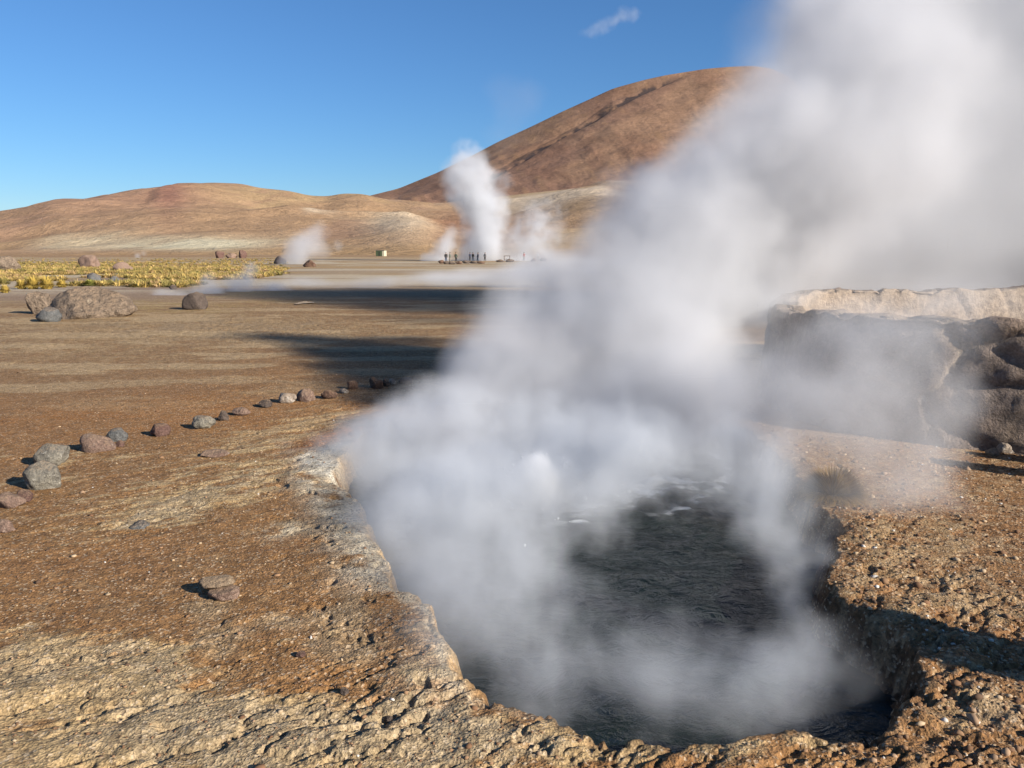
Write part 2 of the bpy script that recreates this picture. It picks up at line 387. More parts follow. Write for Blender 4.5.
def build_mountain():
    prof = [(250, 230), (330, 206), (380, 193.5), (400, 188.5), (440, 172), (470, 157), (500, 141), (530, 127), (560, 112), (590, 98), (610, 88.5), (640, 80), (660, 75.5), (700, 69), (725, 67), (745, 66.5),
            (762, 69), (780, 77), (795, 92), (830, 108), (900, 140), (1000, 175), (1200, 215), (1400, 235)]
    px = np.linspace(250, 1400, 900); t = np.concatenate([np.linspace(0, 1, 300), np.linspace(1.02, 2, 30)])
    PX, T = np.meshgrid(px, t, indexing='ij')
    az = az_of_px(PX); d = 2100 + T * 2300
    crest = crest_height(PX, smooth_interp(prof, PX, 5), 4400)
    s = np.where(T <= 1, .75 * T + .25 * T ** 2, 1 - .6 * (T - 1))
    X = d * np.sin(az); Y = d * np.cos(az)
    env = np.clip(T * 4, 0, 1) * np.clip((1 - T) * 5, 0, 1)
    w = fbm(X / 700, Y / 700, 401, 5); w2 = fbm(PX / 30 + T * 4, T * 4, 411, 4); w3 = fbm(PX / 9 + T * 9, T * 9, 421, 4)
    z = -5 + (crest + 5) * s + env * ((w - .5) * 70 + (w2 - .5) * 9 + (w3 - .5) * 3)
    # ravine running from lower left to the summit shoulder
    tt = np.clip(T, 0, 1)
    line = np.interp(tt, [0, .5, .66, .77, .87, .95, 1], [380, 452, 505, 558, 602, 650, 680]) + (fbm(tt * 9, tt * 0, 431, 4) - .5) * 26
    q = PX - line
    rav = np.where(q < 0, np.exp(q / 60), np.exp(-q / 9)) * ss(.12, .32, tt) * ss(1.0, .93, tt)
    z = z - 40 * rav * (.6 + fbm(tt * 14, tt * 0 + 3, 433, 3))
    q2 = PX - (line - 34); z = z - 7 * np.where(q2 < 0, np.exp(q2 / 14), np.exp(-q2 / 5)) * ss(.3, .5, tt) * ss(.97, .9, tt)
    P = PX.ravel(); Tt = T.ravel()
    ww = fbm(X.ravel() / 500, Y.ravel() / 500, 441, 5)
    c = np.tile(np.array([.31, .18, .118]), (P.size, 1))
    c = mixc(c, ss(.4, .62, ww) * .7, (.35, .215, .13))
    c = mixc(c, ss(.5, .7, w2.ravel()) * .5, (.25, .135, .085))
    c = mixc(c, ss(.85, 1., Tt) * ss(740, 800, P) * .5, (.34, .12, .075))
    c = mixc(c, ss(.62, .75, w3.ravel()) * .35, (.42, .25, .13))
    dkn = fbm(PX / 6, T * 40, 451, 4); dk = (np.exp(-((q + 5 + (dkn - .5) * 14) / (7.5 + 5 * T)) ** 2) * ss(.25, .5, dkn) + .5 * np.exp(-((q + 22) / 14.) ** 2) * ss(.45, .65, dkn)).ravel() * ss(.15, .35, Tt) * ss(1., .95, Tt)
    c = mixc(c, np.clip(dk * 1.15, 0, .92), (.060, .048, .048))  # dark rock tone painted along the ravine in place of its shaded flank
    V = np.stack([X.ravel(), Y.ravel(), z.ravel()], -1)
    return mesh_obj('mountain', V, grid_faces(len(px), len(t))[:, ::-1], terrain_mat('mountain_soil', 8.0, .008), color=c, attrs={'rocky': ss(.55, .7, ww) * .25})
tag(build_mountain(), kind='structure')

# ------------------------------------------------------------------ pool water
def build_water():
    lo = pool.min(0) - .6; hi = pool.max(0) + .6
    nx, ny = 330, 420
    X, Y = np.meshgrid(np.linspace(lo[0], hi[0], nx), np.linspace(lo[1], hi[1], ny), indexing='ij')
    x, y = X.ravel(), Y.ravel()
    c = G(540, 505)[:2]
    boil_c = np.array([.38, 6.6])
    r = np.hypot(x - boil_c[0], y - boil_c[1])
    boil = np.exp(-(r / 1.15) ** 2)
    z = WATER_Z + (fbm(x * 3.2, y * 5.5, 501, 4) - .5) * .035 + (fbm(x * 9, y * 16, 511, 3) - .5) * .012 * (1 + 2 * boil) + boil * (fbm(x * 5, y * 5, 521, 4) - .5) * .22 + .05 * boil
    foam = ss(.35, .75, boil * 1.15 + (fbm(x * 6, y * 6, 531, 5) - .5) * .7)
    ring = np.exp(-((r - 1.42 - (fbm(x * 2, y * 2, 541, 3) - .5) * .3) / .05) ** 2) * ss(.45, .55, fbm(x * 4, y * 4, 551, 3)) * (x > .2)
    foam = np.clip(foam + ring * .8, 0, 1)
    m = NT('hot_water'); pos = m.n('ShaderNodeNewGeometry').outputs['Position']
    mp = m.n('ShaderNodeMapping', {'Vector': pos, 'Scale': (1., 1.25, 1.)}).outputs[0]
    fo = m.attr('foam')
    col = m.mix(fo, (.008, .013, .012), (.66, .69, .71))
    b = m.bump(m.noise(mp, 5, 5, .62, .8), .045, 1.)
    b = m.bump(m.noise(mp, 19, 4, .6, .5), .008, .8, b)
    mat = m.surf(col, m.ramp(fo, 0, 1, .09, .8), b, .28)
    return mesh_obj('pool_water', np.stack([x, y, z], -1), grid_faces(nx, ny)[:, ::-1], mat, attrs={'foam': foam})
tag(build_water(), kind='structure')

# boiling spout: a ragged white dome of broken water with droplets round it
def build_spout():
    rng = np.random.default_rng(3)
    bm = bmesh.new(); bmesh.ops.create_icosphere(bm, subdivisions=5, radius=1)
    V = np.array([v.co for v in bm.verts]); F = np.array([[v.index for v in f.verts] for f in bm.faces]); bm.free()
    n = fbm3(V * 2.3 + 4, 7, 5); n_ = fbm3(V * 7 + 4, 9, 3)
    R = .8 + .35 * (n - .4) + .10 * (n_ - .5)
    V = V * R[:, None] * np.array([.19, .19, .40]); V[:, 2] = np.where(V[:, 2] < 0, V[:, 2] * .3, V[:, 2])
    m = NT('boiling_water'); pos = m.n('ShaderNodeTexCoord').outputs['Object']
    mat = m.surf((.84, .86, .88), .6, m.bump(m.noise(pos, 18, 5, .7), .03, 1.), .4)
    root = empty('boiling_spout', (.18, 5.75, WATER_Z - .02))
    tag(root, 'white mound of boiling water bursting up from the dark pool', 'spout')
    mesh_obj('water_dome', V, F, mat, root)
    vs, fs = [], []; k = 0
    bm = bmesh.new(); bmesh.ops.create_icosphere(bm, subdivisions=1, radius=1)
    bv = np.array([v.co for v in bm.verts]); bf = np.array([[v.index for v in f.verts] for f in bm.faces]); bm.free()
    for _ in range(150):
        a = rng.uniform(0, 6.28); rr = abs(rng.normal(0, .28)) + .08; h = rng.uniform(.02, .45) * math.exp(-rr * 1.6)
        vs.append(bv * rng.uniform(.004, .013) * np.array([1, 1, 1.3]) + np.array([rr * math.cos(a), rr * math.sin(a), h])); fs.append(bf + k); k += len(bv)
    d = mesh_obj('droplets', np.concatenate(vs), np.concatenate(fs), mat, root)
    d['kind'] = 'stuff'
build_spout()

# ------------------------------------------------------------------ rocks
def ico(sub):
    bm = bmesh.new(); bmesh.ops.create_icosphere(bm, subdivisions=sub, radius=1)
    V = np.array([v.co for v in bm.verts]); F = np.array([[v.index for v in f.verts] for f in bm.faces]); bm.free()
    return V, F
ICO = {k: ico(k) for k in (1, 2, 3, 4, 5)}
def rock_shape(seed, sub=4, cuts=9, rough=.16):
    rng = np.random.default_rng(seed)
    V, F = ICO[sub]; V = V.copy()
    for _ in range(cuts):
        n = rng.normal(size=3); n /= np.linalg.norm(n); t = rng.uniform(.62, .9)
        d = V @ n; V -= np.clip(d - t, 0, None)[:, None] * n * .88
    N = V / np.linalg.norm(V, axis=1)[:, None]
    V = V + N * ((fbm3(V * 1.3 + seed, seed, 3) - .5) * rough * 2 + (fbm3(V * 4.5 + seed, seed + 3, 3) - .5) * rough * .5)[:, None]
    V -= (V.max(0) + V.min(0)) / 2; V /= (V.max(0) - V.min(0)) / 2
    return V, F
_rm = {}
def rock_mat(name, c1, c2, spots=None, scale=9, spot_amt=.55):
    if name in _rm: return _rm[name]
    c1 = tuple(k * ALB for k in c1); c2 = tuple(k * ALB for k in c2); spots = spots and tuple(k * ALB for k in spots)
    m = NT(name); pos = m.n('ShaderNodeTexCoord').outputs['Object']
    f = m.noise(pos, scale, 6, .65); g = m.noise(pos, scale * 6, 4, .6)
    c = m.mix(m.ramp(f, .35, .65), c1, c2)
    c = m.mix(1., c, m.n('ShaderNodeCombineColor', {i: m.ramp(g, .3, .7, .72, 1.28) for i in range(3)}).outputs[0], 'MULTIPLY')
    nz = m.n('ShaderNodeSeparateXYZ', {0: m.n('ShaderNodeNewGeometry').outputs['Normal']}).outputs[2]
    c = m.mix(m.math('MULTIPLY', m.ramp(m.math('ADD', m.math('MULTIPLY', nz, .5), g), .75, 1.05), .45), c, (.30, .205, .12))
    if spots: c = m.mix(m.ramp(m.noise(pos, scale * 1.7, 5, .7), spot_amt, spot_amt + .07), c, spots)
    b = m.bump(m.noise(pos, scale * 2, 6, .7), .5 / scale, 1.); b = m.bump(g, .06 / scale * 3, .6, b)
    _rm[name] = m.surf(c, .88, b, .3); return _rm[name]
M = dict(
    grey=rock_mat('grey_stone', (.20, .185, .155), (.30, .275, .22), (.50, .47, .40), 11, .60),
    pale=rock_mat('pale_stone', (.46, .38, .30), (.30, .24, .19), (.60, .55, .48), 10, .55),
    pink=rock_mat('pinkish_stone', (.30, .205, .155), (.23, .15, .115), (.40, .31, .25), 9, .60),
    red=rock_mat('dark_red_stone', (.125, .068, .055), (.17, .10, .08), None, 12),
    dark=rock_mat('dark_stone', (.085, .065, .055), (.13, .10, .082), (.26, .22, .18), 12, .66),
    brown=rock_mat('brown_stone', (.18, .105, .07), (.12, .072, .052), None, 11),
    tan=rock_mat('tan_stone', (.42, .31, .20), (.33, .24, .16), (.52, .42, .29), 9, .58),
    slate=rock_mat('slate_grey_stone', (.12, .125, .125), (.17, .17, .165), (.32, .31, .29), 8, .64),
    bould=rock_mat('tan_boulder', (.33, .25, .18), (.26, .195, .14), (.48, .38, .27), 1.3, .60),
)
def gz(x, y):
    z, _ = ground_h(np.array([float(x)]), np.array([float(y)])); return float(z[0])
def rock(px, py, wpx, hpx, mat, label, group=None, seed=1, name='stone', cat='stone', depth=.8, sub=4, rot=None, bury=.22, cuts=9, lift=0., rough=.16, xy=None, size=None):
    """px,py: where the foot of the stone is, wpx,hpx: its size"""
    g = G(px, py) if xy is None else np.array([xy[0], xy[1], 0.])
    z = gz(g[0], g[1])
    k = math.hypot(g[1], EYE) / FPX
    w = wpx * k if size is None else size[0]; h = hpx * k if size is None else size[1]
    d = w * depth
    V, F = rock_shape(seed, sub, cuts + 3, rough + .08)
    H = h / (1 - bury)
    V = V * np.array([w / 2, d / 2, H / 2]); V[:, 2] *= 1 + .18 * np.sin(seed * 2.1) * V[:, 0] / w
    V[:, 2] += H / 2 - H * bury
    o = mesh_obj(name, V, F, M[mat], smooth=True)
    o.location = (g[0], g[1] + d * .35 if xy is None else g[1], z + lift)
    o.rotation_euler[2] = (seed * 1.37 % .9 - .45) if rot is None else rot
    return tag(o, label, cat, group)
LINE = 'stones laid in a row across the gravel'
rocks = [
    (46, 468, 34, 22, 'grey', 'large rounded greenish grey stone, farther one of the touching pair at the left end', 11),
    (38, 492, 38, 28, 'grey', 'large mottled pale grey stone, nearer one of the touching pair at the left end', 12),
    (6, 510, 28, 15, 'pink', 'pinkish brown stone at the left edge of the photo, below the grey pair', 13),
    (22, 504, 15, 11, 'red', 'small dark reddish stone tucked between the pinkish stone and the grey pair', 14),
    (1, 534, 20, 13, 'pink', 'dull purplish stone half cut by the left edge of the photo, lowest of the row', 15),
    (93, 453, 35, 17, 'pink', 'long pinkish brown stone with a smaller grey stone against its right end', 16),
    (115, 442, 20, 13, 'slate', 'smooth grey stone leaning behind the right end of the long pinkish stone', 17),
    (119, 448, 9, 6, 'red', 'tiny reddish stone in front of the smooth grey stone', 18),
    (158, 436, 20, 12, 'red', 'dark red angular stone standing alone between the pinkish stone and a round grey one', 19),
    (202, 428, 23, 13, 'grey', 'round grey stone with a long shadow, right of the lone dark red stone', 20),
    (222, 419, 11, 10, 'dark', 'small upright dark stone just right of the round grey stone', 21),
    (240, 414, 19, 8, 'pink', 'low flat pinkish stone right of the small upright dark stone', 22),
    (264, 406, 15, 8, 'dark', 'small dark stone left of the cream stone in the row', 23),
    (286, 402, 19, 10, 'pale', 'cream coloured stone, palest of the whole row', 24),
    (304, 400, 20, 12, 'pink', 'rounded pinkish brown stone touching the cream stone on its right', 25),
    (328, 398, 17, 9, 'brown', 'brown stone right of the rounded pinkish one', 26),
    (343, 393, 10, 5, 'pale', 'little pale stone between two brown ones in the shaded part of the row', 27),
    (352, 389, 11, 9, 'brown', 'small dark brown stone, upper right of the little pale stone', 28),
    (376, 388, 15, 11, 'brown', 'largest dark brown stone in the shaded right end of the row', 29),
    (386, 386, 8, 8, 'dark', 'small blackish stone touching the largest dark brown one', 30),
    (392, 384, 9, 6, 'pale', 'small pale stone near the right end of the row', 31),
    (405, 384, 14, 6, 'red', 'low reddish brown stone, last at the right end of the row by the steam', 32),
]
for px, py, w, h, mt, lab, sd_ in rocks:
    rock(px, py, w, h, mt, lab, LINE, sd_)
# single stones on the flat
rock(221, 603, 30, 10, 'pink', 'flat reddish stone lying under a tan slab on the brown gravel', None, 41, depth=.8, bury=.3)
rock(215, 600, 34, 10, 'tan', 'tan slab tilted on top of a flat reddish stone, casting a black shadow', None, 42, depth=.7, bury=.05, lift=.035, rot=.35, cuts=14)
rock(213, 458, 28, 6, 'pink', 'flat pinkish slab lying alone below the stone row', None, 43, depth=.6, rot=.25)
rock(136, 528, 20, 7, 'slate', 'low grey stone half buried in the pale crust', None, 44, depth=.9, bury=.4, rot=.5)
rock(300, 658, 10, 6, 'red', 'small dark red stone on the gravel left of the pool rim', None, 45)
rock(388, 718, 9, 6, 'dark', 'small dark stone near the front pool rim', None, 46)
rock(344, 694, 9, 7, 'dark', 'small dark stone beside a pit in the crust', None, 47)
rock(1000, 468, 0, 0, 'brown', 'jagged brown rock at the right edge by the foot of the wall', None, 50, xy=(4.05, 5.45), size=(.50, .44), cuts=16, depth=.6, bury=.1)
rock(1000, 468, 0, 0, 'brown', 'smaller brown rock behind the jagged one at the foot of the wall', None, 51, xy=(4.15, 5.95), size=(.34, .26), cuts=12)
# boulders at the far side of the flat
rock(76, 318, 84, 31, 'bould', 'broad low tan boulder with a hollow at its left end', None, 61, name='boulder', cat='boulder', depth=1.0, sub=5, cuts=6, rot=.1, bury=.3, rough=.04)
rock(112, 317, 34, 18, 'bould', 'low tan boulder joined against the right end of the broad one', None, 62, name='boulder', cat='boulder', sub=4, depth=1.0)
rock(36, 313, 22, 22, 'bould', 'brown boulder propped on the left end of the broad tan boulder', None, 63, name='boulder', cat='boulder', sub=4, cuts=14)
rock(44, 321, 27, 14, 'slate', 'slate grey rounded boulder in front of the hollow of the broad tan boulder', None, 64, name='boulder', cat='boulder', depth=.8)
rock(193, 310, 25, 18, 'dark', 'dark upright boulder with whitish patches standing alone on yellow grass', None, 65, name='boulder', cat='boulder', depth=.7, bury=.15)
rock(86, 268, 20, 13, 'pink', 'rounded pinkish boulder rising behind the yellow grass', None, 66, name='boulder', cat='boulder')
rock(121, 271, 20, 9, 'pink', 'low pinkish boulder right of the rounded one, among the grass', None, 67, name='boulder', cat='boulder')
rock(4, 271, 26, 15, 'bould', 'brown boulder at the left edge of the photo behind the grass', None, 68, name='boulder', cat='boulder')
rock(92, 283, 17, 10, 'slate', 'grey boulder left of another grey one in the middle of the grass', None, 69, name='boulder', cat='boulder')
rock(112, 284, 16, 8, 'slate', 'grey boulder right of another grey one in the middle of the grass', None, 70, name='boulder', cat='boulder')
rock(172, 290, 9, 5, 'dark', 'dark rock at the front edge of the grass by the low steam', None, 71, name='boulder', cat='boulder')
rock(279, 264, 13, 8, 'brown', 'brown rock left of the small white steam vent', None, 72, name='boulder', cat='boulder')
rock(308, 267, 13, 7, 'brown', 'brown rock right of the small white steam vent', None, 73, name='boulder', cat='boulder')
rock(219, 258, 9, 7, 'red', 'reddish rock, leftmost of three at the back of the grass', None, 74, name='boulder', cat='boulder')
rock(230, 258, 12, 5, 'pink', 'low pinkish rock, middle of three at the back of the grass', None, 75, name='boulder', cat='boulder')
rock(242, 258, 8, 8, 'red', 'pointed reddish rock, rightmost of three at the back of the grass', None, 76, name='boulder', cat='boulder')

# rubble at the foot of the wall (right edge)
rr_ = np.random.default_rng(5)
rub = [(1003, 440, 30, 30, 'tan'), (1022, 436, 34, 44, 'grey'), (984, 446, 22, 14, 'grey'), (1010, 452, 24, 13, 'pale'), (994, 455, 16, 8, 'tan')]
rlab = ['tan pointed rock leaning on the foot of the wall', 'tall grey white-streaked rock at the right edge against the wall', 'grey rock at the wall foot half veiled by steam',
        'pale flat rock lying in front of the rocks at the wall foot', 'small tan rock lowest of the heap at the wall foot']
for i, (a, b, w, h, mt) in enumerate(rub):
    rock(a, b, w, h, mt, rlab[i], 'rocks heaped at the wall foot', 80 + i, cuts=15, depth=.6)
rock(0, 0, 0, 0, 'pale', 'tall pale rock outcrop at the right edge behind the stone enclosure', None, 90, name='boulder', cat='boulder', xy=(12.0, 17.5), size=(1.6, 2.2), cuts=14, sub=5)

# ------------------------------------------------------------------ stone enclosure
def catmull(P, n):
    P = np.array(P, float); m = len(P); out = []
    for i in range(m):
        p0, p1, p2, p3 = P[(i - 1) % m], P[i], P[(i + 1) % m], P[(i + 2) % m]
        for t in np.linspace(0, 1, n, endpoint=False):
            out.append(.5 * ((2 * p1) + (-p0 + p2) * t + (2 * p0 - 5 * p1 + 4 * p2 - p3) * t * t + (-p0 + 3 * p1 - 3 * p2 + p3) * t ** 3))
    return np.array(out)
def build_wall():
    #   x, y, height
    path = [(3.42, 10.6, 1.0), (2.9, 9.1, 1.0), (2.74, 8.0, 1.0), (3.0, 7.05, 1.0), (3.95, 6.3, 1.0), (5.5, 5.75, 1.0), (8.0, 6.2, 1.0), (10.0, 8.2, 1.0), (10.2, 11.0, 1.0), (9.2, 12.8, 1.01), (6.6, 12.6, 1.0), (4.3, 12.1, 1.0)]
    C_ = catmull(path, 40)
    # resample evenly
    seg = np.linalg.norm(np.diff(np.vstack([C_, C_[:1]])[:, :2], axis=0), axis=1); s = np.concatenate([[0], np.cumsum(seg)]); L = s[-1]
    n = int(L / .035); u = np.linspace(0, L, n, endpoint=False)
    Cc = np.vstack([C_, C_[:1]]); P = np.stack([np.interp(u, s, Cc[:, k]) for k in range(3)], -1)
    T = np.roll(P[:, :2], -3, 0) - np.roll(P[:, :2], 3, 0); T /= np.linalg.norm(T, axis=1)[:, None]
    N = np.stack([T[:, 1], -T[:, 0]], -1)     # points outward or inward
    cen = P[:, :2].mean(0)
    if np.mean(np.sum(N * (P[:, :2] - cen), 1)) < 0: N = -N
    th = .42
    prof = [(0., k) for k in np.linspace(-.3, .96, 34)] + [(-.03, .99), (-.06, 1.)] + [(k, 1.) for k in np.linspace(-.1, -.9, 12)] + [(-.94, 1.), (-.97, .99)] + [(-1., k) for k in np.linspace(.96, -.3, 22)]
    V = np.zeros((n, len(prof), 3)); nrm = np.zeros_like(V)
    for j, (o_, h_) in enumerate(prof):
        V[:, j, :2] = P[:, :2] + N * (o_ * th + (.04 - .10 * max(h_, 0)) * (1 if o_ > -.5 else -1))[..., None] if False else P[:, :2] + N * (o_ * th + (.05 - .10 * max(h_, 0)) * (1 if o_ > -.5 else -1))
        V[:, j, 2] = (P[:, 2] + (fbm(P[:, 0] * 1.1, P[:, 1] * 1.1, 951, 4) - .5) * .16) * h_
        k = 1. if o_ > -.02 else (-1. if o_ < -.98 else 0.)
        nrm[:, j, :2] = N * k; nrm[:, j, 2] = 1. if k == 0 else 0
    v = V.reshape(-1, 3); nn = nrm.reshape(-1, 3)
    # irregular stones: worley cells
    q = v.copy(); q = q + (np.stack([fbm3(v * 1.6 + 3, 1, 3), fbm3(v * 1.6 + 9, 2, 3), fbm3(v * 1.6 + 15, 3, 3)], -1) - .5) * .35
    q = q / np.array([.75, .75, .50]); f = np.floor(q)
    d1 = np.full(len(v), 9.); d2 = np.full(len(v), 9.); idc = np.zeros(len(v))
    for dx in (-1, 0, 1):
        for dy in (-1, 0, 1):
            for dz in (-1, 0, 1):
                c_ = f + np.array([dx, dy, dz]); i = c_.astype(np.int64)
                j = np.stack([_h(i[:, 0], i[:, 1], i[:, 2], 901), _h(i[:, 0], i[:, 1], i[:, 2], 902), _h(i[:, 0], i[:, 1], i[:, 2], 903)], -1)
                d = np.linalg.norm(c_ + j - q, axis=1); m = d < d1
                d2 = np.where(m, d1, np.minimum(d2, d)); idc = np.where(m, _h(i[:, 0], i[:, 1], i[:, 2], 904), idc); d1 = np.where(m, d, d1)
    joint = ss(.0, .13, d2 - d1)
    disp = -.04 * (1 - joint) + (idc - .5) * .05 + (fbm3(v * 5, 5, 4) - .5) * .07 + (fbm3(v * 1.2, 6, 2) - .5) * .07
    vertical = (np.abs(nn[:, 2]) > .5)
    disp = np.where(vertical, disp * .9, disp)
    v = v + nn * disp[:, None]
    c = np.tile(np.array([.19, .15, .125]), (len(v), 1))
    c = mixc(c, ss(.3, .7, idc) * .6, (.24, .19, .155)); c = mixc(c, ss(.75, .9, idc) * .7, (.15, .105, .088))
    c = mixc(c, (1 - joint) * .45 * ss(.45, .6, fbm3(v * 1.4 + 31, 12, 3)), (.42, .34, .24))
    c = mixc(c, np.clip(ss(3.7, 4.1, v[:, 0]) * ss(7., 6.6, v[:, 1]) * ss(.4, .55, fbm3(v * 2. + 5, 14, 3)), 0, 1) * .55, (.40, .30, .21))
    topm = ss(.85, 1.02, v[:, 2]); inner = (np.repeat(np.array([[1. if p[0] < -.5 else 0. for p in prof]]), n, 0)).ravel()
    c = mixc(c, np.clip(inner * .92 + topm * .25, 0, .95), (.36, .28, .205))
    F = grid_faces(n, len(prof), True)
    m = NT('wall_stone'); pos = m.n('ShaderNodeNewGeometry').outputs['Position']; col = m.attr('col', 'Color')
    g1 = m.noise(pos, 12, 6, .65); g2 = m.noise(pos, 60, 4, .6)
    k = m.math('MULTIPLY', m.ramp(g1, .3, .7, .7, 1.25), m.ramp(g2, .3, .7, .8, 1.2))
    col = m.mix(1., col, m.n('ShaderNodeCombineColor', {0: k, 1: k, 2: k}).outputs[0], 'MULTIPLY')
    b = m.bump(g1, .04, .9); b = m.bump(g2, .012, .8, b)
    o = mesh_obj('stone_wall', v, F, m.surf(col, .92, b, .2), color=c)
    return tag(o, 'knee high ring wall of rough mortared stone behind the steaming pool', 'wall')
build_wall()

# ------------------------------------------------------------------ gravel (uncountable)
def build_gravel():
    rng = np.random.default_rng(11)
    bv, bf = ICO[1]
    n = 42000
    # positions weighted to the near ground
    r = np.exp(rng.uniform(math.log(1.9), math.log(13), n)); a = rng.uniform(math.radians(-48), math.radians(48), n)
    x = r * np.sin(a); y = r * np.cos(a)
    px, py, pale, plate, brown = masks(x, y)
    right = ss(.9, 1.6, x)
    dens = np.clip(.25 + .35 * brown + .75 * right + .15 * pale, 0, 1) * (.35 + fbm(x * 1.5, y * 1.5, 601, 3))
    keep = rng.uniform(size=n) < dens
    x, y, r, right = x[keep], y[keep], r[keep], right[keep]
    z, sd = ground_h(x, y); ok = (sd < -.03) & (z > -.12)
    x, y, z, r, right = x[ok], y[ok], z[ok], r[ok], right[ok]; n = len(x)
    s = np.clip(rng.lognormal(math.log(.0033), .45, n), .002, .012) * (1 + .6 * right) * (1 + r / 40)
    V = bv[None] * (1 + (rng.uniform(size=(n, len(bv), 1)) - .5) * .95) * (s[:, None, None] * np.stack([rng.uniform(.8, 1.5, n), rng.uniform(.8, 1.3, n), rng.uniform(.5, .9, n)], -1)[:, None, :])
    V = V + np.stack([x, y, z + s * .2], -1)[:, None, :]
    F = bf[None] + (np.arange(n) * len(bv))[:, None, None]
    pal = np.array([[.30, .18, .10], [.20, .11, .06], [.44, .33, .21], [.13, .08, .05], [.66, .62, .56], [.36, .24, .15]])
    pr = rng.choice(len(pal), n, p=[.31, .27, .17, .14, .012, .098])
    pr = np.where((rng.uniform(size=n) < .035 * right), 4, pr)
    c = pal[pr] * rng.uniform(.8, 1.15, (n, 1)); c = np.repeat(c, len(bv), 0)
    m = NT('gravel_stone')
    o = mesh_obj('gravel', V.reshape(-1, 3), F.reshape(-1, 3), m.surf(m.attr('col', 'Color'), .9, None, .2), smooth=False, color=c)
    return tag(o, 'loose brown, tan and white gravel strewn over the ground around the pool', 'gravel', kind='stuff')
build_gravel()

# ------------------------------------------------------------------ tussock grass
def tussock_mesh(rng, n_bl, R, H, wf=.07):
    """blades of a tussock: each a narrow bent triangle strip"""
    a = rng.uniform(0, 6.283, n_bl); q = np.sqrt(rng.uniform(0, 1, n_bl))
    bx, by = R * .45 * q * np.cos(a), R * .45 * q * np.sin(a)
    tx, ty = R * (.35 + .85 * q) * np.cos(a) + rng.normal(0, R * .12, n_bl), R * (.35 + .85 * q) * np.sin(a) + rng.normal(0, R * .12, n_bl)
    h = H * rng.uniform(.7, 1.0, n_bl) * (1.05 - .93 * q ** 2.0)
    w = R * wf
    px_, py_ = -np.sin(a) * w, np.cos(a) * w
    z0 = np.zeros(n_bl)
    v0 = np.stack([bx - px_, by - py_, z0], -1); v1 = np.stack([bx + px_, by + py_, z0], -1)
    mx, my = bx * .6 + tx * .4, by * .6 + ty * .4
    hm = np.maximum(h * .68, H * .42 * (1 - .25 * q)); v2 = np.stack([mx + px_ * .8, my + py_ * .8, hm], -1); v3 = np.stack([mx - px_ * .8, my - py_ * .8, hm], -1)
    v4 = np.stack([tx, ty, h], -1)
    V = np.stack([v0, v1, v2, v3, v4], 1)
    i = np.arange(n_bl)[:, None] * 5
    F = np.concatenate([i + [0, 1, 2], i + [0, 2, 3], i + [3, 2, 4]])
    return V.reshape(-1, 3), F
def grass_mat():
    m = NT('dry_grass'); c = m.attr('col', 'Color'); return m.surf(c, .8, None, .2)
GM = grass_mat()
def build_grass():
    rng = np.random.default_rng(21); vs, fs, cs = [], [], []; k = 0
    protos = [tussock_mesh(rng, 34, 1, 1.) for _ in range(8)]
    cnt = 0
    for _ in range(19000):
        px = rng.uniform(-60, 300)
        if px > 262 and rng.uniform() < (px - 262) / 30: px = rng.uniform(-60, 200)
        t = rng.uniform(); py = 258.5 + 29 * t
        lim = 288 - .085 * max(px - 130, 0) ** 1.0 if px > 130 else 286
        if px > 130: lim = 288 - max(px - 175, 0) * .12
        g = G(px, py)
        if py > lim: continue
        d = n2(np.array([g[0] * .09]), np.array([g[1] * .09]), 700)[0] * .55 + n2(np.array([g[0] * .3]), np.array([g[1] * .3]), 701)[0] * .45
        gap = math.exp(-(((px - 100) / 50) ** 2 + ((py - 279) / 4.5) ** 2))
        edge = min(1, (lim - py) / 6 + .35)
        if d < .43 + .35 * gap - .1 * edge: continue
        if py < 262 and px < 150 and rng.uniform() < .7: continue
        # thin by area so near ones are not over-dense
        if rng.uniform() > min(1, (py - 255) / 14 + .15): continue
        R = rng.uniform(.16, .44); H = R * rng.uniform(.6, 1.05)
        V, F = protos[rng.integers(8)]
        a = rng.uniform(0, 6.28); ca, sa = math.cos(a), math.sin(a)
        v = V * np.array([R, R, H]); v = np.stack([v[:, 0] * ca - v[:, 1] * sa, v[:, 0] * sa + v[:, 1] * ca, v[:, 2]], -1) + np.array([g[0], g[1], g[2] - .03])
        green = rng.uniform() < (.20 + .35 * (n2(np.array([g[0] * .12]), np.array([g[1] * .12]), 703)[0] > .6))
        base = np.array([.30, .25, .08]) if green else (np.array([.56, .40, .13]) if rng.uniform() < .7 else np.array([.50, .33, .16])) * rng.uniform(.75, 1.2)
        hcol = (V[:, 2:3])
        vs.append(v); fs.append(F + k); k += len(v)
        cs.append(np.tile(base, (len(v), 1)) * rng.uniform(.85, 1.1)); cnt += 1
    print('tussocks', cnt)
    o = mesh_obj('grass', np.concatenate(vs), np.concatenate(fs), GM, smooth=False, color=np.concatenate(cs))
    return tag(o, 'yellow tussock grass spreading over the flat before the hills', 'grass', kind='stuff')
build_grass()
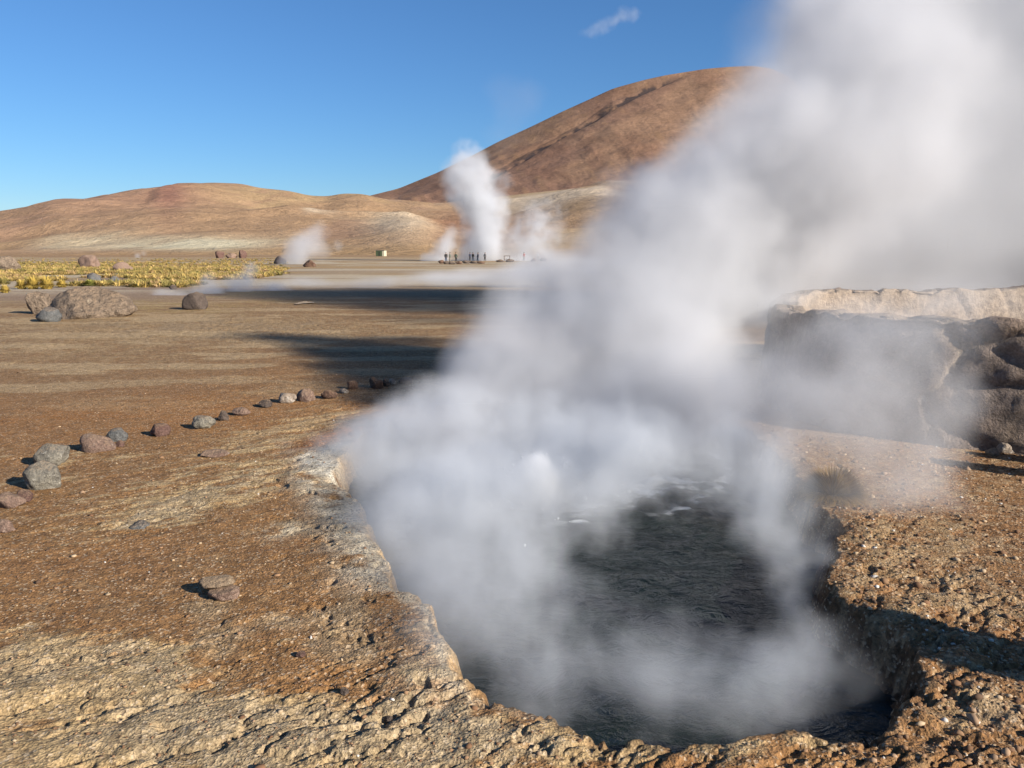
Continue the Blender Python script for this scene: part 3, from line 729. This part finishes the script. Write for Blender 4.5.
# nearer single tussocks
rngt = np.random.default_rng(31)
tus = [(22, 289, 15, 11, 0, 'leftmost of the big yellow tussocks just behind the broad tan boulder'), (33, 289, 18, 14, 0, 'tall yellow tussock, second of those just behind the broad tan boulder'),
       (47, 289, 19, 14, 0, 'tall yellow tussock above the left part of the broad tan boulder'), (62, 287, 14, 9, 0, 'smaller yellow tussock right of the tall ones behind the broad tan boulder'),
       (5, 293, 12, 10, 0, 'small yellow tussock at the left edge of the photo'), (90, 286, 15, 8, 1, 'greenish tussock in front of the two grey boulders')]
for px, py, w, h, gr_, lab in tus:
    g = G(px, py); kk = math.hypot(g[1], EYE) / FPX
    V, F = tussock_mesh(rngt, 420, 1, 1); V = V * np.array([w * kk / 2 / 1.1, w * kk / 2 / 1.1, h * kk])
    V[:, :2] = V[:, :2]
    c = np.tile(np.array([.30, .30, .07]) if gr_ else np.array([.60, .43, .10]), (len(V), 1)) * rngt.uniform(.75, 1.15, (len(V) // 5, 1)).repeat(5, 0)
    o = mesh_obj('grass_tussock', V, F, GM, smooth=False, color=c); o.location = (g[0], g[1], gz(g[0], g[1]) - .02)
    tag(o, lab, 'tussock', 'big tussocks behind the tan boulder')

g = G(832, 500)
V, F = tussock_mesh(rngt, 3500, 1, 1, .018); V = V * np.array([.20, .20, .24])
V[:, :2] *= 1.0; V += np.concatenate([np.zeros((len(V), 2)), np.zeros((len(V), 1))], 1)
c = np.tile(np.array([.40, .25, .085]), (len(V), 1)) * rngt.uniform(.55, 1.15, (len(V) // 5, 1)).repeat(5, 0)
o = mesh_obj('grass_tussock', V, F, GM, smooth=False, color=c); o.location = (g[0], g[1], gz(g[0], g[1]) - .03)
tag(o, 'dry yellow brown grass tuft on the right bank of the pool, veiled by steam', 'tussock')

# ------------------------------------------------------------------ people
cloth = {}
def cmat(name, col, rough=.85):
    if name not in cloth:
        m = NT(name); pos = m.n('ShaderNodeTexCoord').outputs['Object']
        f = m.ramp(m.noise(pos, 14, 3), .3, .7, .8, 1.2)
        cloth[name] = m.surf(m.mix(1., col, m.n('ShaderNodeCombineColor', {0: f, 1: f, 2: f}).outputs[0], 'MULTIPLY'), rough, m.bump(m.noise(pos, 9, 3), .02, .5))
    return cloth[name]
SKIN = cmat('skin', (.42, .25, .17), .6); HAIR = cmat('dark_hair', (.03, .02, .015))
def skin_mesh(name, pts, edges, mat, parent, levels=2, root=0):
    me = bpy.data.meshes.new(name); me.from_pydata([p[:3] for p in pts], edges, [])
    o = bpy.data.objects.new(name, me); COL.objects.link(o); o.parent = parent
    me.materials.append(mat)
    sk = o.modifiers.new('skin', 'SKIN'); sk.use_smooth_shade = True; sk.use_x_symmetry = False
    if not me.skin_vertices:
        bm = bmesh.new(); bm.from_mesh(me); bm.verts.layers.skin.verify(); bm.to_mesh(me); bm.free()
    for i, p in enumerate(pts):
        s = me.skin_vertices[0].data[i]; r = p[3]; s.radius = (r, r) if not isinstance(r, tuple) else r
        s.use_root = (i == root)
    ss_ = o.modifiers.new('sub', 'SUBSURF'); ss_.levels = levels; ss_.render_levels = levels
    return o
def person(x, y, z, rz, jacket, trousers, label, h=1.72, sit=0., stride=.12, arm=.15, lean=0., group=None, fine=False):
    s = h / 1.72; root = empty('person', (x, y, z), rz); root.scale = (s, s, s)
    tag(root, label, 'person', group)
    hip = .93 - sit
    L = lean
    body = [(0, 0, hip, .15), (0, L * .3, hip + .22, .135), (0, L * .8, hip + .44, .155), (0, L, hip + .55, .07), (0, L * 1.1, hip + .60, .06),
            (0, L * 1.2 + .005, hip + .665, .088), (0, L * 1.25 + .01, hip + .745, .085),
            (.19, L * .85, hip + .47, .062), (.25, L * .8 + arm * .2, hip + .22, .045), (.24, L * .8 + arm, hip + .0, .034), (.235, L * .8 + arm + .04, hip - .09, .028),
            (-.19, L * .85, hip + .47, .062), (-.25, L * .8 - arm * .2, hip + .22, .045), (-.24, L * .8 - arm * .2, hip + .0, .034), (-.235, L * .8 - arm * .1, hip - .09, .028),
            (.09, .0, hip - .07, .09), (.10, .04 + stride * .5 + sit * .5, hip * .53, .06), (.10, stride, .09, .042), (.11, stride + .13, .035, .035),
            (-.09, .0, hip - .07, .09), (-.10, .04 - stride * .2 + sit * .5, hip * .53, .06), (-.10, -stride, .09, .042), (-.11, -stride + .13, .035, .035)]
    E = [(0, 1), (1, 2), (2, 3), (3, 4), (4, 5), (5, 6), (2, 7), (7, 8), (8, 9), (9, 10), (2, 11), (11, 12), (12, 13), (13, 14), (0, 15), (15, 16), (16, 17), (17, 18), (0, 19), (19, 20), (20, 21), (21, 22)]
    lv = 2 if fine else 1
    slim = {0: .6, 1: .6, 2: .55, 3: .8, 7: .7, 8: .7, 15: .6, 16: .7, 19: .6, 20: .7, 11: .7, 12: .7}
    skin_mesh('body', [(*p[:3], p[3] * slim.get(i, 1)) for i, p in enumerate(body)], E, SKIN, root, lv)
    g = .022
    def gr(i, k=1.): return (*body[i][:3], body[i][3] * k + g)
    jk = [(0, 0, hip - .13, .175), (0, L * .3, hip + .20, .155), (0, L * .75, hip + .42, .165), (0, L * .9, hip + .53, .085), gr(7), gr(8), gr(9), gr(11), gr(12), gr(13)]
    skin_mesh('jacket', jk, [(0, 1), (1, 2), (2, 3), (2, 4), (4, 5), (5, 6), (2, 7), (7, 8), (8, 9)], jacket, root, lv)
    for sx, a_, b_, c_ in ((1, 15, 16, 17), (-1, 19, 20, 21)):
        hp = (sx * .075, 0, hip - .02, .105)
        mid_ = tuple((p + q) / 2 for p, q in zip(gr(a_)[:3], gr(b_)[:3])) + (.095,)
        skin_mesh('trouser_leg', [hp, mid_, gr(b_), (*body[c_][:3], body[c_][3] + g + .01)], [(0, 1), (1, 2), (2, 3)], trousers, root, lv)
    V, F = ICO[3]; v = V * np.array([.095, .108, .09]) + np.array([0, L * 1.22 - .012, hip + .765]); v[:, 2] = np.where((V[:, 1] > .3) & (V[:, 2] < .1), v[:, 2] + .05, v[:, 2])
    mesh_obj('hair', v, F, HAIR, root)
    for sx in (1, -1):
        V2 = ICO[2][0] * np.array([.05, .13, .045]); i = 18 if sx > 0 else 22
        b = body[i]; V2[:, 2] = np.maximum(V2[:, 2] + .04, 0.0)
        mesh_obj('shoe', V2 + np.array([b[0], b[1] - .05, 0.]), ICO[2][1], cmat('dark_shoe', (.03, .025, .02)), root)
    if fine:
        for sx, i in ((1, 10), (-1, 14)):
            b = np.array(body[i][:3])
            for f_ in range(4):
                o_ = np.array([0, -.027 + f_ * .018, 0]); ln = (.06, .075, .07, .055)[f_]
                p = [tuple(b + o_ + np.array([0, 0, -.01])) + (.009,), tuple(b + o_ + np.array([sx * -.004, 0, -.04 - ln * .4])) + (.0085,), tuple(b + o_ + np.array([sx * -.018, 0, -.04 - ln])) + (.007,)]
                skin_mesh('finger', p, [(0, 1), (1, 2)], SKIN, root, 1)
            p = [tuple(b + np.array([0, .02, 0])) + (.011,), tuple(b + np.array([-sx * .01, .055, -.03])) + (.01,), tuple(b + np.array([-sx * .018, .062, -.062])) + (.008,)]
            skin_mesh('thumb', p, [(0, 1), (1, 2)], SKIN, root, 1)
        for sx in (1, -1):
            mesh_obj('eye', ICO[2][0] * .011 + np.array([sx * .03, L * 1.2 + .092, hip + .705]), ICO[2][1], cmat('eye_dark', (.04, .03, .025), .3), root)
            mesh_obj('ear', ICO[2][0] * np.array([.012, .02, .032]) + np.array([sx * .088, L * 1.2, hip + .695]), ICO[2][1], SKIN, root)
        mesh_obj('nose', ICO[2][0] * np.array([.013, .02, .024]) + np.array([0, L * 1.2 + .096, hip + .68]), ICO[2][1], SKIN, root)
        mesh_obj('mouth', ICO[2][0] * np.array([.025, .008, .006]) + np.array([0, L * 1.2 + .092, hip + .643]), ICO[2][1], cmat('lips', (.35, .14, .11), .5), root)
    return root
J = dict(navy=cmat('navy_jacket', (.03, .04, .07)), black=cmat('black_jacket', (.02, .02, .022)), grey=cmat('grey_jacket', (.18, .19, .20)), olive=cmat('olive_jacket', (.09, .11, .08)),
         red=cmat('red_jacket', (.22, .04, .03)), white=cmat('pale_jacket', (.5, .5, .5)), blue=cmat('blue_jeans', (.05, .07, .11)), khaki=cmat('khaki_trousers', (.16, .13, .09)))
PG = 'people standing by the far steam column'
pp = [(446, 262.5, .2, 'black', 'blue', 'person in dark jacket, leftmost of the group left of the far steam column', .05),
      (450, 262.8, 1.4, 'olive', 'khaki', 'person in greenish jacket, second from the left in the group by the far steam column', .1),
      (456, 262.3, -.6, 'olive', 'black', 'person in greenish jacket standing apart, third from the left by the far steam column', .08),
      (470, 261.2, .8, 'navy', 'black', 'person in navy jacket, left one of the close pair beneath the far steam column', .1),
      (473, 261.5, -.9, 'black', 'blue', 'person in black jacket, right one of the close pair beneath the far steam column', .12),
      (478, 262.2, 1.9, 'navy', 'blue', 'slim person in navy right of the close pair, white steam behind', .15),
      (485, 261.2, 2.4, 'grey', 'black', 'person in grey jacket just right of the base of the far steam column', .1),
      (524, 260.9, .5, 'red', 'black', 'person in dark red jacket standing alone far right of the group', .1),
      (538, 260.5, -.3, 'white', 'khaki', 'person in pale jacket, rightmost, half veiled by the near steam', .1)]
for px, py, rz, a, b, lab, stv in pp:
    g = G(px, py); person(g[0], g[1], g[2], rz, J[a], J[b], lab, stride=stv, group=PG)
# visitor whose long shadow crosses the right bank of the pool
person(3.95, 1.6, gz(3.95, 1.6), math.radians(-8), J['black'], J['blue'], 'person in black jacket and jeans standing on the gravel right of the pool', h=1.76, stride=.08, arm=.1, fine=True)

# low dark rocks around the far vent
fr = [(441, 263.5, 6, 3.5), (446, 264, 6, 3), (452, 264.3, 7, 3), (459, 264, 7, 3), (466, 263.5, 8, 3), (474, 263.5, 8, 2.6), (481, 263.6, 8, 2.6), (500, 262, 8, 2.6), (510, 262, 9, 2.6), (534, 261.5, 7, 3.5), (543, 261, 7, 3.5)]
ford = ['leftmost', 'second from the left', 'third from the left', 'fourth from the left', 'fifth from the left', 'middle', 'fifth from the right', 'fourth from the right', 'third from the right', 'second from the right', 'rightmost']
for i, (a, b, w, h) in enumerate(fr):
    rock(a, b, w, h, 'dark' if i % 3 else 'brown', f'low dark rock, {ford[i]} of the line before the distant people', 'low rocks round the far steam vent', 200 + i, sub=3, name='boulder', cat='rock', cuts=8)

# barrier frame near the far vent
def bar(bm, a, b, r):
    a, b = Vector(a), Vector(b); d = b - a
    m = bmesh.ops.create_cone(bm, segments=8, radius1=r, radius2=r, depth=d.length, cap_ends=True)
    q = d.to_track_quat('Z', 'Y').to_matrix().to_4x4(); q.translation = (a + b) / 2
    bmesh.ops.transform(bm, matrix=q, verts=m['verts'])
def bm_obj(name, bm, mat, parent, loc=None):
    me = bpy.data.meshes.new(name); bm.to_mesh(me); bm.free(); me.materials.append(mat)
    o = bpy.data.objects.new(name, me); COL.objects.link(o); o.parent = parent
    if loc is not None: o.location = loc
    return o
WOOD = cmat('weathered_wood', (.10, .065, .045))
g = G(507, 261.5); fr_ = empty('wooden_barrier', tuple(g)); tag(fr_, 'small dark open wooden frame standing between the distant group and the lone person', 'barrier')
for sx in (-.55, .55):
    bm = bmesh.new(); bar(bm, (sx, 0, -.1), (sx, 0, 1.15), .055); bm_obj('post', bm, WOOD, fr_)
for zz in (1.1, .45):
    bm = bmesh.new(); bar(bm, (-.62, .06, zz), (.62, .06, zz), .05); bm_obj('rail', bm, WOOD, fr_)

# small hut far across the flat
def box(bm, x0, x1, y0, y1, z0, z1):
    r = bmesh.ops.create_cube(bm, size=1)
    for v in r['verts']:
        v.co = Vector(((x0 + x1) / 2 + v.co.x * (x1 - x0), (y0 + y1) / 2 + v.co.y * (y1 - y0), (z0 + z1) / 2 + v.co.z * (z1 - z0)))
g = W(381, 254.5, 300); g[2] = gz(g[0], g[1]) 
hut = empty('hut', tuple(g), -.25); hut.scale = (.78, .78, .78); tag(hut, 'small dark green hut with a pale end wall alone on the far plain', 'hut')
bm = bmesh.new(); box(bm, -2.0, 1.2, -1.5, 1.5, 0, 2.6); bm_obj('wall', bm, cmat('green_paint', (.07, .095, .05)), hut)
bm = bmesh.new(); box(bm, 1.203, 2.2, -1.5, 1.5, 0, 2.5); bm_obj('end_wall', bm, cmat('pale_plaster', (.45, .42, .30)), hut)
bm = bmesh.new(); box(bm, -2.2, 2.4, -1.7, 1.7, 2.603, 2.78); bm_obj('roof', bm, cmat('roof_tin', (.20, .19, .15), .5), hut)
bm = bmesh.new(); box(bm, -.6, .2, -1.54, -1.503, 0.02, 2.0); bm_obj('door', bm, cmat('door_paint', (.04, .05, .035)), hut)

# puddle on the flat
pm_ = NT('puddle_water'); pmat = pm_.surf((.03, .04, .05), .05, None, .5)
g = G(304, 303); a = np.linspace(0, 2 * np.pi, 40, endpoint=False); rad = 1 + .25 * np.sin(3 * a + 1) + .12 * np.sin(7 * a)
top = gz(g[0], g[1]) + .03
pv = np.concatenate([np.stack([g[0] + .22 * rad * np.cos(a), g[1] + .6 * rad * np.sin(a), np.full(40, top)], -1), [[g[0], g[1], top]]])
tag(mesh_obj('puddle', pv, [(i, (i + 1) % 40, 40) for i in range(40)], pmat), kind='structure')

# ------------------------------------------------------------------ steam
def steam_mat(name, dens, col=(.80, .82, .855), aniso=0.0):
    m = NT(name)
    pv = m.n('ShaderNodeVolumePrincipled', {'Color': (*col, 1), 'Density': dens, 'Anisotropy': aniso})
    m.t.links.new(pv.outputs[0], m.out.inputs['Volume']); return m.m
def steam(name, puffs, vox, mat, label, warp=(1.0, .35), warp2=None, nscale=1.6, amp=.9, thr=.18, gain=1.4, floor=None, stretch=(1, 1, 1), seed=0., kind='stuff', cat='steam', pad=.3, detail=4.5, rough=.58):
    """volume filled from soft puffs (x, y, z, radius, strength[, (sx, sy, sz)]) broken up by noise"""
    ps = [(np.array(p[:3], float), p[3], p[4], (p[5] if len(p) > 5 else (1, 1, 1))) for p in puffs]
    lo = np.min([c - r * np.array(s) for c, r, w, s in ps if w > 0], 0) - pad - warp[1] * .6; hi = np.max([c + r * np.array(s) for c, r, w, s in ps if w > 0], 0) + pad + warp[1] * .6
    if floor is not None: lo[2] = max(lo[2], floor)
    res = np.ceil((hi - lo) / vox).astype(int) + 1
    v = bpy.data.volumes.new(name); o = bpy.data.objects.new(name, v); COL.objects.link(o); v.materials.append(mat)
    t = bpy.data.node_groups.new(name, 'GeometryNodeTree')
    t.interface.new_socket('Geometry', in_out='INPUT', socket_type='NodeSocketGeometry')
    t.interface.new_socket('Geometry', in_out='OUTPUT', socket_type='NodeSocketGeometry')
    def N(typ, ins=None, **kw):
        nd = t.nodes.new(typ)
        for k, x in kw.items(): setattr(nd, k, x)
        for k, x in (ins or {}).items():
            if isinstance(x, bpy.types.NodeSocket): t.links.new(x, nd.inputs[k])
            else: nd.inputs[k].default_value = x
        return nd
    def Mt(op, a, b=0., c=0., clamp=False): return N('ShaderNodeMath', {0: a, 1: b, 2: c}, operation=op, use_clamp=clamp).outputs[0]
    def Vm(op, a, b=None, sc=None):
        nd = N('ShaderNodeVectorMath', {0: a}, operation=op)
        if b is not None:
            if isinstance(b, bpy.types.NodeSocket): t.links.new(b, nd.inputs[1])
            else: nd.inputs[1].default_value = b
        if sc is not None: nd.inputs['Scale'].default_value = sc
        return nd
    gi = t.nodes.new('NodeGroupInput'); go = t.nodes.new('NodeGroupOutput')
    pos0 = t.nodes.new('GeometryNodeInputPosition').outputs[0]
    sh = Vm('ADD', pos0, (seed, seed * 1.7, seed * .6)).outputs[0]
    pos = pos0
    for wsc, wam in [w for w in (warp, warp2) if w]:
        wn = N('ShaderNodeTexNoise', {'Vector': sh, 'Scale': wsc, 'Detail': 2.0, 'Roughness': .5}).outputs['Color']
        off = Vm('SUBTRACT', wn, (.5, .5, .5)).outputs[0]; off = Vm('SCALE', off, sc=wam * 2).outputs[0]
        pos = Vm('ADD', pos, off).outputs[0]
    S = None
    for c, r, w, s in ps:
        d = Vm('SUBTRACT', pos, tuple(c)).outputs[0]
        d = Vm('MULTIPLY', d, (1 / (r * s[0]), 1 / (r * s[1]), 1 / (r * s[2]))).outputs[0]
        q = Vm('DOT_PRODUCT', d, d).outputs['Value']
        k = Mt('SUBTRACT', 1.0, q, clamp=True); k = Mt('MULTIPLY', k, k); 
        S = Mt('MULTIPLY', k, w) if S is None else Mt('MULTIPLY_ADD', k, w, S)
    pn = Vm('MULTIPLY', sh, stretch).outputs[0]
    n1 = N('ShaderNodeTexNoise', {'Vector': pn, 'Scale': nscale, 'Detail': detail, 'Roughness': rough}).outputs['Fac']
    nn = Mt('SUBTRACT', n1, .5)
    S = Mt('MAXIMUM', S, 0.0)
    Sc = Mt('MINIMUM', Mt('MULTIPLY', S, 2.2), 1.0)
    body = Mt('MULTIPLY_ADD', Mt('MULTIPLY', nn, amp), Sc, Mt('MINIMUM', S, 1.5))
    D = Mt('MULTIPLY', Mt('SUBTRACT', body, thr), gain)
    D = Mt('MINIMUM', Mt('MAXIMUM', D, 0.), 3.0)
    # fade to nothing at the border of the grid
    vc = N('GeometryNodeVolumeCube', {'Density': D, 'Min': tuple(lo), 'Max': tuple(hi), 'Resolution X': int(res[0]), 'Resolution Y': int(res[1]), 'Resolution Z': int(res[2])})
    sm = N('GeometryNodeSetMaterial', {0: vc.outputs[0], 'Material': mat})
    t.links.new(sm.outputs[0], go.inputs[0])
    md = o.modifiers.new('steam_shape', 'NODES'); md.node_group = t
    print(name, res, res.prod() / 1e6, 'M')
    return tag(o, label, cat, None, kind)

def puff(px, py, Y, rpx, w, s=(1, 1, 1)):
    c = W(px, py, Y); return (*c, rpx * Y / FPX, w, s)

def mp(px, py, h, rpx, w, s=(1, 1, 1)):
    d = ray(px, py); t = (WATER_Z + h - EYE) / d[2]
    return (d[0] * t, d[1] * t, WATER_Z + h, rpx * d[1] * t / FPX, w, s)
mist = [
    # a continuous sheet over the whole surface, thicker on the left arm and the right bank, opened by two clearings
    (-.2, 6.4, .0, 1.6, .50, (1.25, 1.4, .42)), (-.3, 4.6, .02, 1.1, .52, (.9, 1.3, .62)), mp(470, 600, .3, 150, .44, (1, 1.1, .7)), mp(560, 660, .25, 160, .42, (1.1, 1.2, .55)), mp(720, 680, .2, 150, .40, (1, 1.2, .55)),
    mp(360, 478, .1, 60, .35), mp(385, 455, .2, 70, .4), mp(375, 525, .25, 60, .40), mp(420, 570, .3, 85, .32), mp(440, 500, .4, 90, .40), mp(520, 550, .3, 95, .36), mp(605, 500, .35, 85, .45), mp(660, 470, .35, 80, .6), mp(610, 455, .4, 100, .6),
    mp(800, 560, .3, 90, .46, (.9, 1, 1.3)), mp(800, 650, .35, 95, .42, (.9, 1, 1.4)), mp(770, 500, .4, 90, .52), mp(850, 640, .3, 75, .34), mp(740, 460, .4, 90, .6),
    mp(702, 545, .25, 62, -.75, (1, 1.5, 1)), mp(660, 610, .2, 60, -.40, (1, 1.2, 1)), mp(715, 610, .2, 45, -.35),
    mp(536, 470, .35, 30, .9), mp(540, 505, .12, 40, .7),
]
steam('steam', mist, .024, steam_mat('mist_vapour', 4.2, (.73, .76, .80)), 'thin wispy mist curling over the dark water of the pool', warp=(1.3, .34), warp2=(3.4, .16), nscale=3.4, amp=2.3, thr=.15, gain=1.1, floor=WATER_Z - .03, seed=9., rough=.70, detail=7., stretch=(1, 1, .7))
steam('steam', [mp(536, 468, .34, 26, 1.6), mp(534, 482, .24, 32, 1.4), mp(552, 496, .12, 40, .8)], .012, steam_mat('spray', 9.0, (.97, .975, .985)), 'small bright white burst of spray over the boiling point of the pool', warp=(4., .07), warp2=(12., .03), nscale=9., amp=1.4, thr=.15, gain=1.2, seed=51., pad=.05)
near = [
    puff(418, 440, 7.2, 55, .8), puff(452, 455, 6.9, 98, 1.2), puff(480, 490, 6.3, 105, 1.0), puff(545, 425, 7.6, 130, 1.3), puff(620, 430, 7.0, 120, 1.2), puff(640, 385, 7.6, 130, 1.2), puff(530, 360, 8.0, 100, 1.2), puff(690, 415, 6.9, 95, 1.0), puff(600, 470, 6.3, 85, .9), puff(670, 455, 6.4, 75, .9), puff(745, 450, 6.0, 75, .7),
    # towards the wall
    puff(760, 400, 5.9, 95, .8), puff(840, 395, 5.5, 95, .72), puff(905, 430, 5.1, 95, .70), puff(890, 500, 4.8, 95, .62, (1.3, 1, 1)), puff(790, 480, 5.2, 85, .62), puff(950, 400, 5.2, 60, .45), puff(870, 350, 5.8, 65, .50), puff(920, 335, 5.5, 95, .42, (1.4, 1, .8)), puff(960, 300, 8.5, 110, .30, (1.5, 1, .6)), puff(800, 330, 6.2, 60, .45), puff(840, 560, 4.4, 70, .4),
    # rising column, leaning right and away
    puff(590, 300, 8.4, 85, 1.0), puff(640, 320, 8.2, 110, 1.2), puff(680, 290, 8.8, 120, 1.3), puff(710, 370, 7.4, 85, 1.0), puff(690, 225, 9.6, 95, 1.1), puff(745, 250, 9.4, 105, 1.2), puff(770, 180, 9.2, 110, 1.1),
    puff(815, 170, 8.8, 105, .85), puff(865, 90, 9.2, 115, .75), puff(885, 180, 9.0, 95, .6), puff(850, 10, 9.6, 100, .8), puff(940, 110, 9.0, 100, .5), puff(930, 0, 9.2, 100, .4), puff(690, 200, 11.5, 80, .7), puff(720, 190, 8.6, 85, .9), puff(765, 130, 8.8, 75, .7), puff(680, 250, 8.4, 90, .9), puff(640, 240, 8.6, 70, .7),
    puff(545, 275, 8.8, 50, .50), puff(488, 378, 7.8, 50, .6), puff(630, 200, 9.8, 50, .50), puff(505, 310, 8.3, 55, .55),
]
steam('steam', near, .047, steam_mat('steam_vapour', 1.9, (.79, .80, .825)), 'large billowing white steam cloud rising from the boiling pool', warp=(.6, .40), warp2=(2.4, .14), nscale=1.8, amp=2.6, thr=.13, gain=1.0, floor=WATER_Z - .03, seed=3., rough=.66, detail=6.)
back = [puff(*a) for a in [(735, 170, 15, 80, .8), (800, 230, 17, 115, 1.2), (850, 150, 17, 150, 1.2), (880, 250, 18, 120, 1.2), (840, 60, 17, 130, 1.1), (930, 160, 19, 170, 1.4),
        (970, 260, 19, 140, 1.2), (1050, 260, 19, 140, 1.2), (880, -20, 18, 130, 1.1), (960, 40, 20, 170, 1.3), (1050, 120, 20, 180, 1.4), (940, -110, 19, 160, 1.2), (1070, -60, 20, 190, 1.3),
        (1150, 40, 20, 190, 1.2), (1170, 230, 20, 160, 1.2), (720, 215, 14.5, 80, .7), (810, 310, 18, 70, .8), (740, 300, 17, 80, .8), (790, 90, 16, 70, .6), (1000, 180, 24, 160, 1.2), (900, 90, 24, 140, 1.2)]]
steam('steam', back, .16, steam_mat('drifting_vapour', .42, (.77, .785, .815)), 'broad pale steam bank drifting behind the stone ring wall up to the top right', warp=(.25, .8), warp2=(1.0, .25), nscale=.6, amp=1.5, thr=.08, gain=1.0, seed=5., rough=.62)

# the far column and the smaller fumaroles
FS = steam_mat('far_vapour', .35)
Yc = 170
steam('steam', [puff(478, 258, Yc, 24, 1.2, (1.1, 1, .8)), puff(483, 245, Yc, 26, 1.1), puff(486, 228, Yc, 31, 1.0), puff(486, 212, Yc, 32, .9), puff(478, 198, Yc, 36, .85), puff(466, 183, Yc, 36, .8), puff(464, 168, Yc, 30, .65), puff(474, 156, Yc, 22, .5),
                puff(520, 250, Yc + 6, 44, .45, (1.2, 1, .9)), puff(540, 225, Yc + 8, 44, .36), puff(505, 262, Yc, 30, .5, (1.8, 1, .5)), puff(455, 248, Yc, 26, .45), puff(500, 190, Yc + 3, 26, .3)],
      .42, steam_mat('column_vapour', .26), 'tall white steam column rising above the distant people', warp=(.12, 2.6), warp2=(.42, 1.2), nscale=.26, amp=3.2, thr=.12, gain=1.2, rough=.66, detail=6.)
steam('steam', [puff(434, 261, 165, 14, 1.1, (1.4, 1, .7)), puff(441, 253, 165, 15, 1.0), puff(447, 243, 165, 14, .9), puff(452, 230, 166, 12, .5)],
      .35, FS, 'small white steam puff leaning right, just left of the distant people', warp=(.25, .9), nscale=.35, amp=1.6, thr=.12, gain=1.3, seed=17.)
steam('steam', [puff(292, 261, 118, 17, 1.2, (1.2, 1, .8)), puff(298, 250, 118, 20, 1.0), puff(309, 240, 119, 20, .75), puff(320, 230, 120, 17, .55), puff(322, 252, 119, 16, .45), puff(338, 245, 121, 10, .5)],
      .3, steam_mat('vent_vapour', .3), 'white steam rising between two brown rocks behind the flat', warp=(.25, .9), nscale=.3, amp=1.6, thr=.12, gain=1.2, seed=23.)
steam('steam', [puff(172, 294, 30, 13, .8, (2.2, 1, .6)), puff(205, 290, 31, 16, .85, (1.6, 1, .8)), puff(238, 284, 33, 19, .9, (1.2, 1, .9)), puff(250, 274, 34, 15, .55), puff(272, 289, 34, 18, .6, (2, 1, .6)), puff(210, 280, 32, 14, .45)],
      .12, steam_mat('low_vapour', 2.6), 'thin bluish steam drifting low behind the dark upright boulder', warp=(.7, .3), nscale=1.1, amp=1.6, thr=.08, gain=1.0, seed=29.)
steam('steam', [puff(300, 285, 36, 18, .7, (2.8, 1.6, .4)), puff(370, 284, 36, 20, .8, (2.8, 1.6, .45)), puff(440, 281, 37, 22, .9, (2.8, 1.6, .5)), puff(500, 276, 37, 28, .9, (2.4, 1.6, .6)), puff(555, 270, 37, 34, .9, (2, 1.4, .8))],
      .2, steam_mat('flat_vapour', .9), 'flat sheet of pale steam creeping over the salt ground before the people', warp=(.4, .4), nscale=.6, amp=1.6, thr=.1, gain=1.0, seed=31.)
steam('steam', [puff(138, 256, 230, 5, .9), puff(144, 253, 230, 5, .6), puff(134, 252, 230, 3, .5)], .35, FS, 'tiny white steam wisp at the foot of the left hills', warp=(.3, .6), nscale=.4, amp=1.0, thr=.2, gain=1.2, seed=37.)
# faint brownish wisps high above the far column, and a scrap of cloud
steam('steam', [puff(515, 110, 190, 34, .30), puff(500, 140, 188, 28, .26), puff(540, 100, 190, 24, .24), puff(500, 85, 190, 22, .2), puff(485, 175, 185, 28, .35)], 1.2, steam_mat('high_vapour', .045, (.75, .70, .68)), 'faint torn wisps of vapour in the sky above the far steam column', warp=(.06, 5), nscale=.07, amp=1.3, thr=.1, gain=1.2, seed=41.)
steam('cloud', [puff(592, 33, 5200, 11, .45, (1.6, 1, .7)), puff(604, 27, 5200, 11, .6, (1.6, 1, .7)), puff(616, 20, 5200, 11, .65, (1.6, 1, .7)), puff(629, 13, 5200, 11, .6, (1.5, 1, .8))], 7, steam_mat('cloud_vapour', .006), 'small white scrap of cloud in the blue sky', warp=(.008, 40), nscale=.018, amp=1.7, thr=.08, gain=1.2, seed=43., cat='cloud')

# ------------------------------------------------------------------ light, sky, camera
w = bpy.data.worlds.new('World'); SC.world = w; w.use_nodes = True
sky = w.node_tree.nodes.new('ShaderNodeTexSky'); sky.sky_type = 'NISHITA'; sky.sun_disc = False
sky.sun_elevation = SUN_EL; sky.sun_rotation = SUN_AZ; sky.altitude = 4300; sky.air_density = 1.9; sky.dust_density = 0.; sky.ozone_density = 9.5
w.node_tree.links.new(sky.outputs[0], w.node_tree.nodes['Background'].inputs[0]); w.node_tree.nodes['Background'].inputs[1].default_value = .063
li = bpy.data.lights.new('sun', 'SUN'); li.energy = 5.0; li.angle = math.radians(.5); li.color = (1, .91, .79)
lo_ = bpy.data.objects.new('sun', li); COL.objects.link(lo_)
sdv = Vector((math.sin(SUN_AZ) * math.cos(SUN_EL), math.cos(SUN_AZ) * math.cos(SUN_EL), math.sin(SUN_EL)))
lo_.rotation_euler = sdv.to_track_quat('Z', 'Y').to_euler()
cd = bpy.data.cameras.new('camera'); cd.sensor_width = 36; cd.lens = 36 * FPX / 1024; cd.clip_start = .05; cd.clip_end = 40000
cam = bpy.data.objects.new('camera', cd); COL.objects.link(cam); cam.location = (0, 0, EYE); cam.rotation_euler = (math.pi / 2 - PITCH, 0, 0); SC.camera = cam
SC.view_settings.view_transform = 'Standard'; SC.view_settings.look = 'None'; SC.view_settings.gamma = 1; SC.view_settings.exposure = .95
SC.cycles.volume_bounces = 4; SC.cycles.volume_step_rate = 2.2; SC.cycles.volume_max_steps = 256
SC.cycles.transparent_max_bounces = 64; SC.cycles.max_bounces = 6; SC.cycles.diffuse_bounces = 2; SC.cycles.glossy_bounces = 2
SC.cycles.use_denoising = True; SC.cycles.denoiser = 'OPENIMAGEDENOISE'
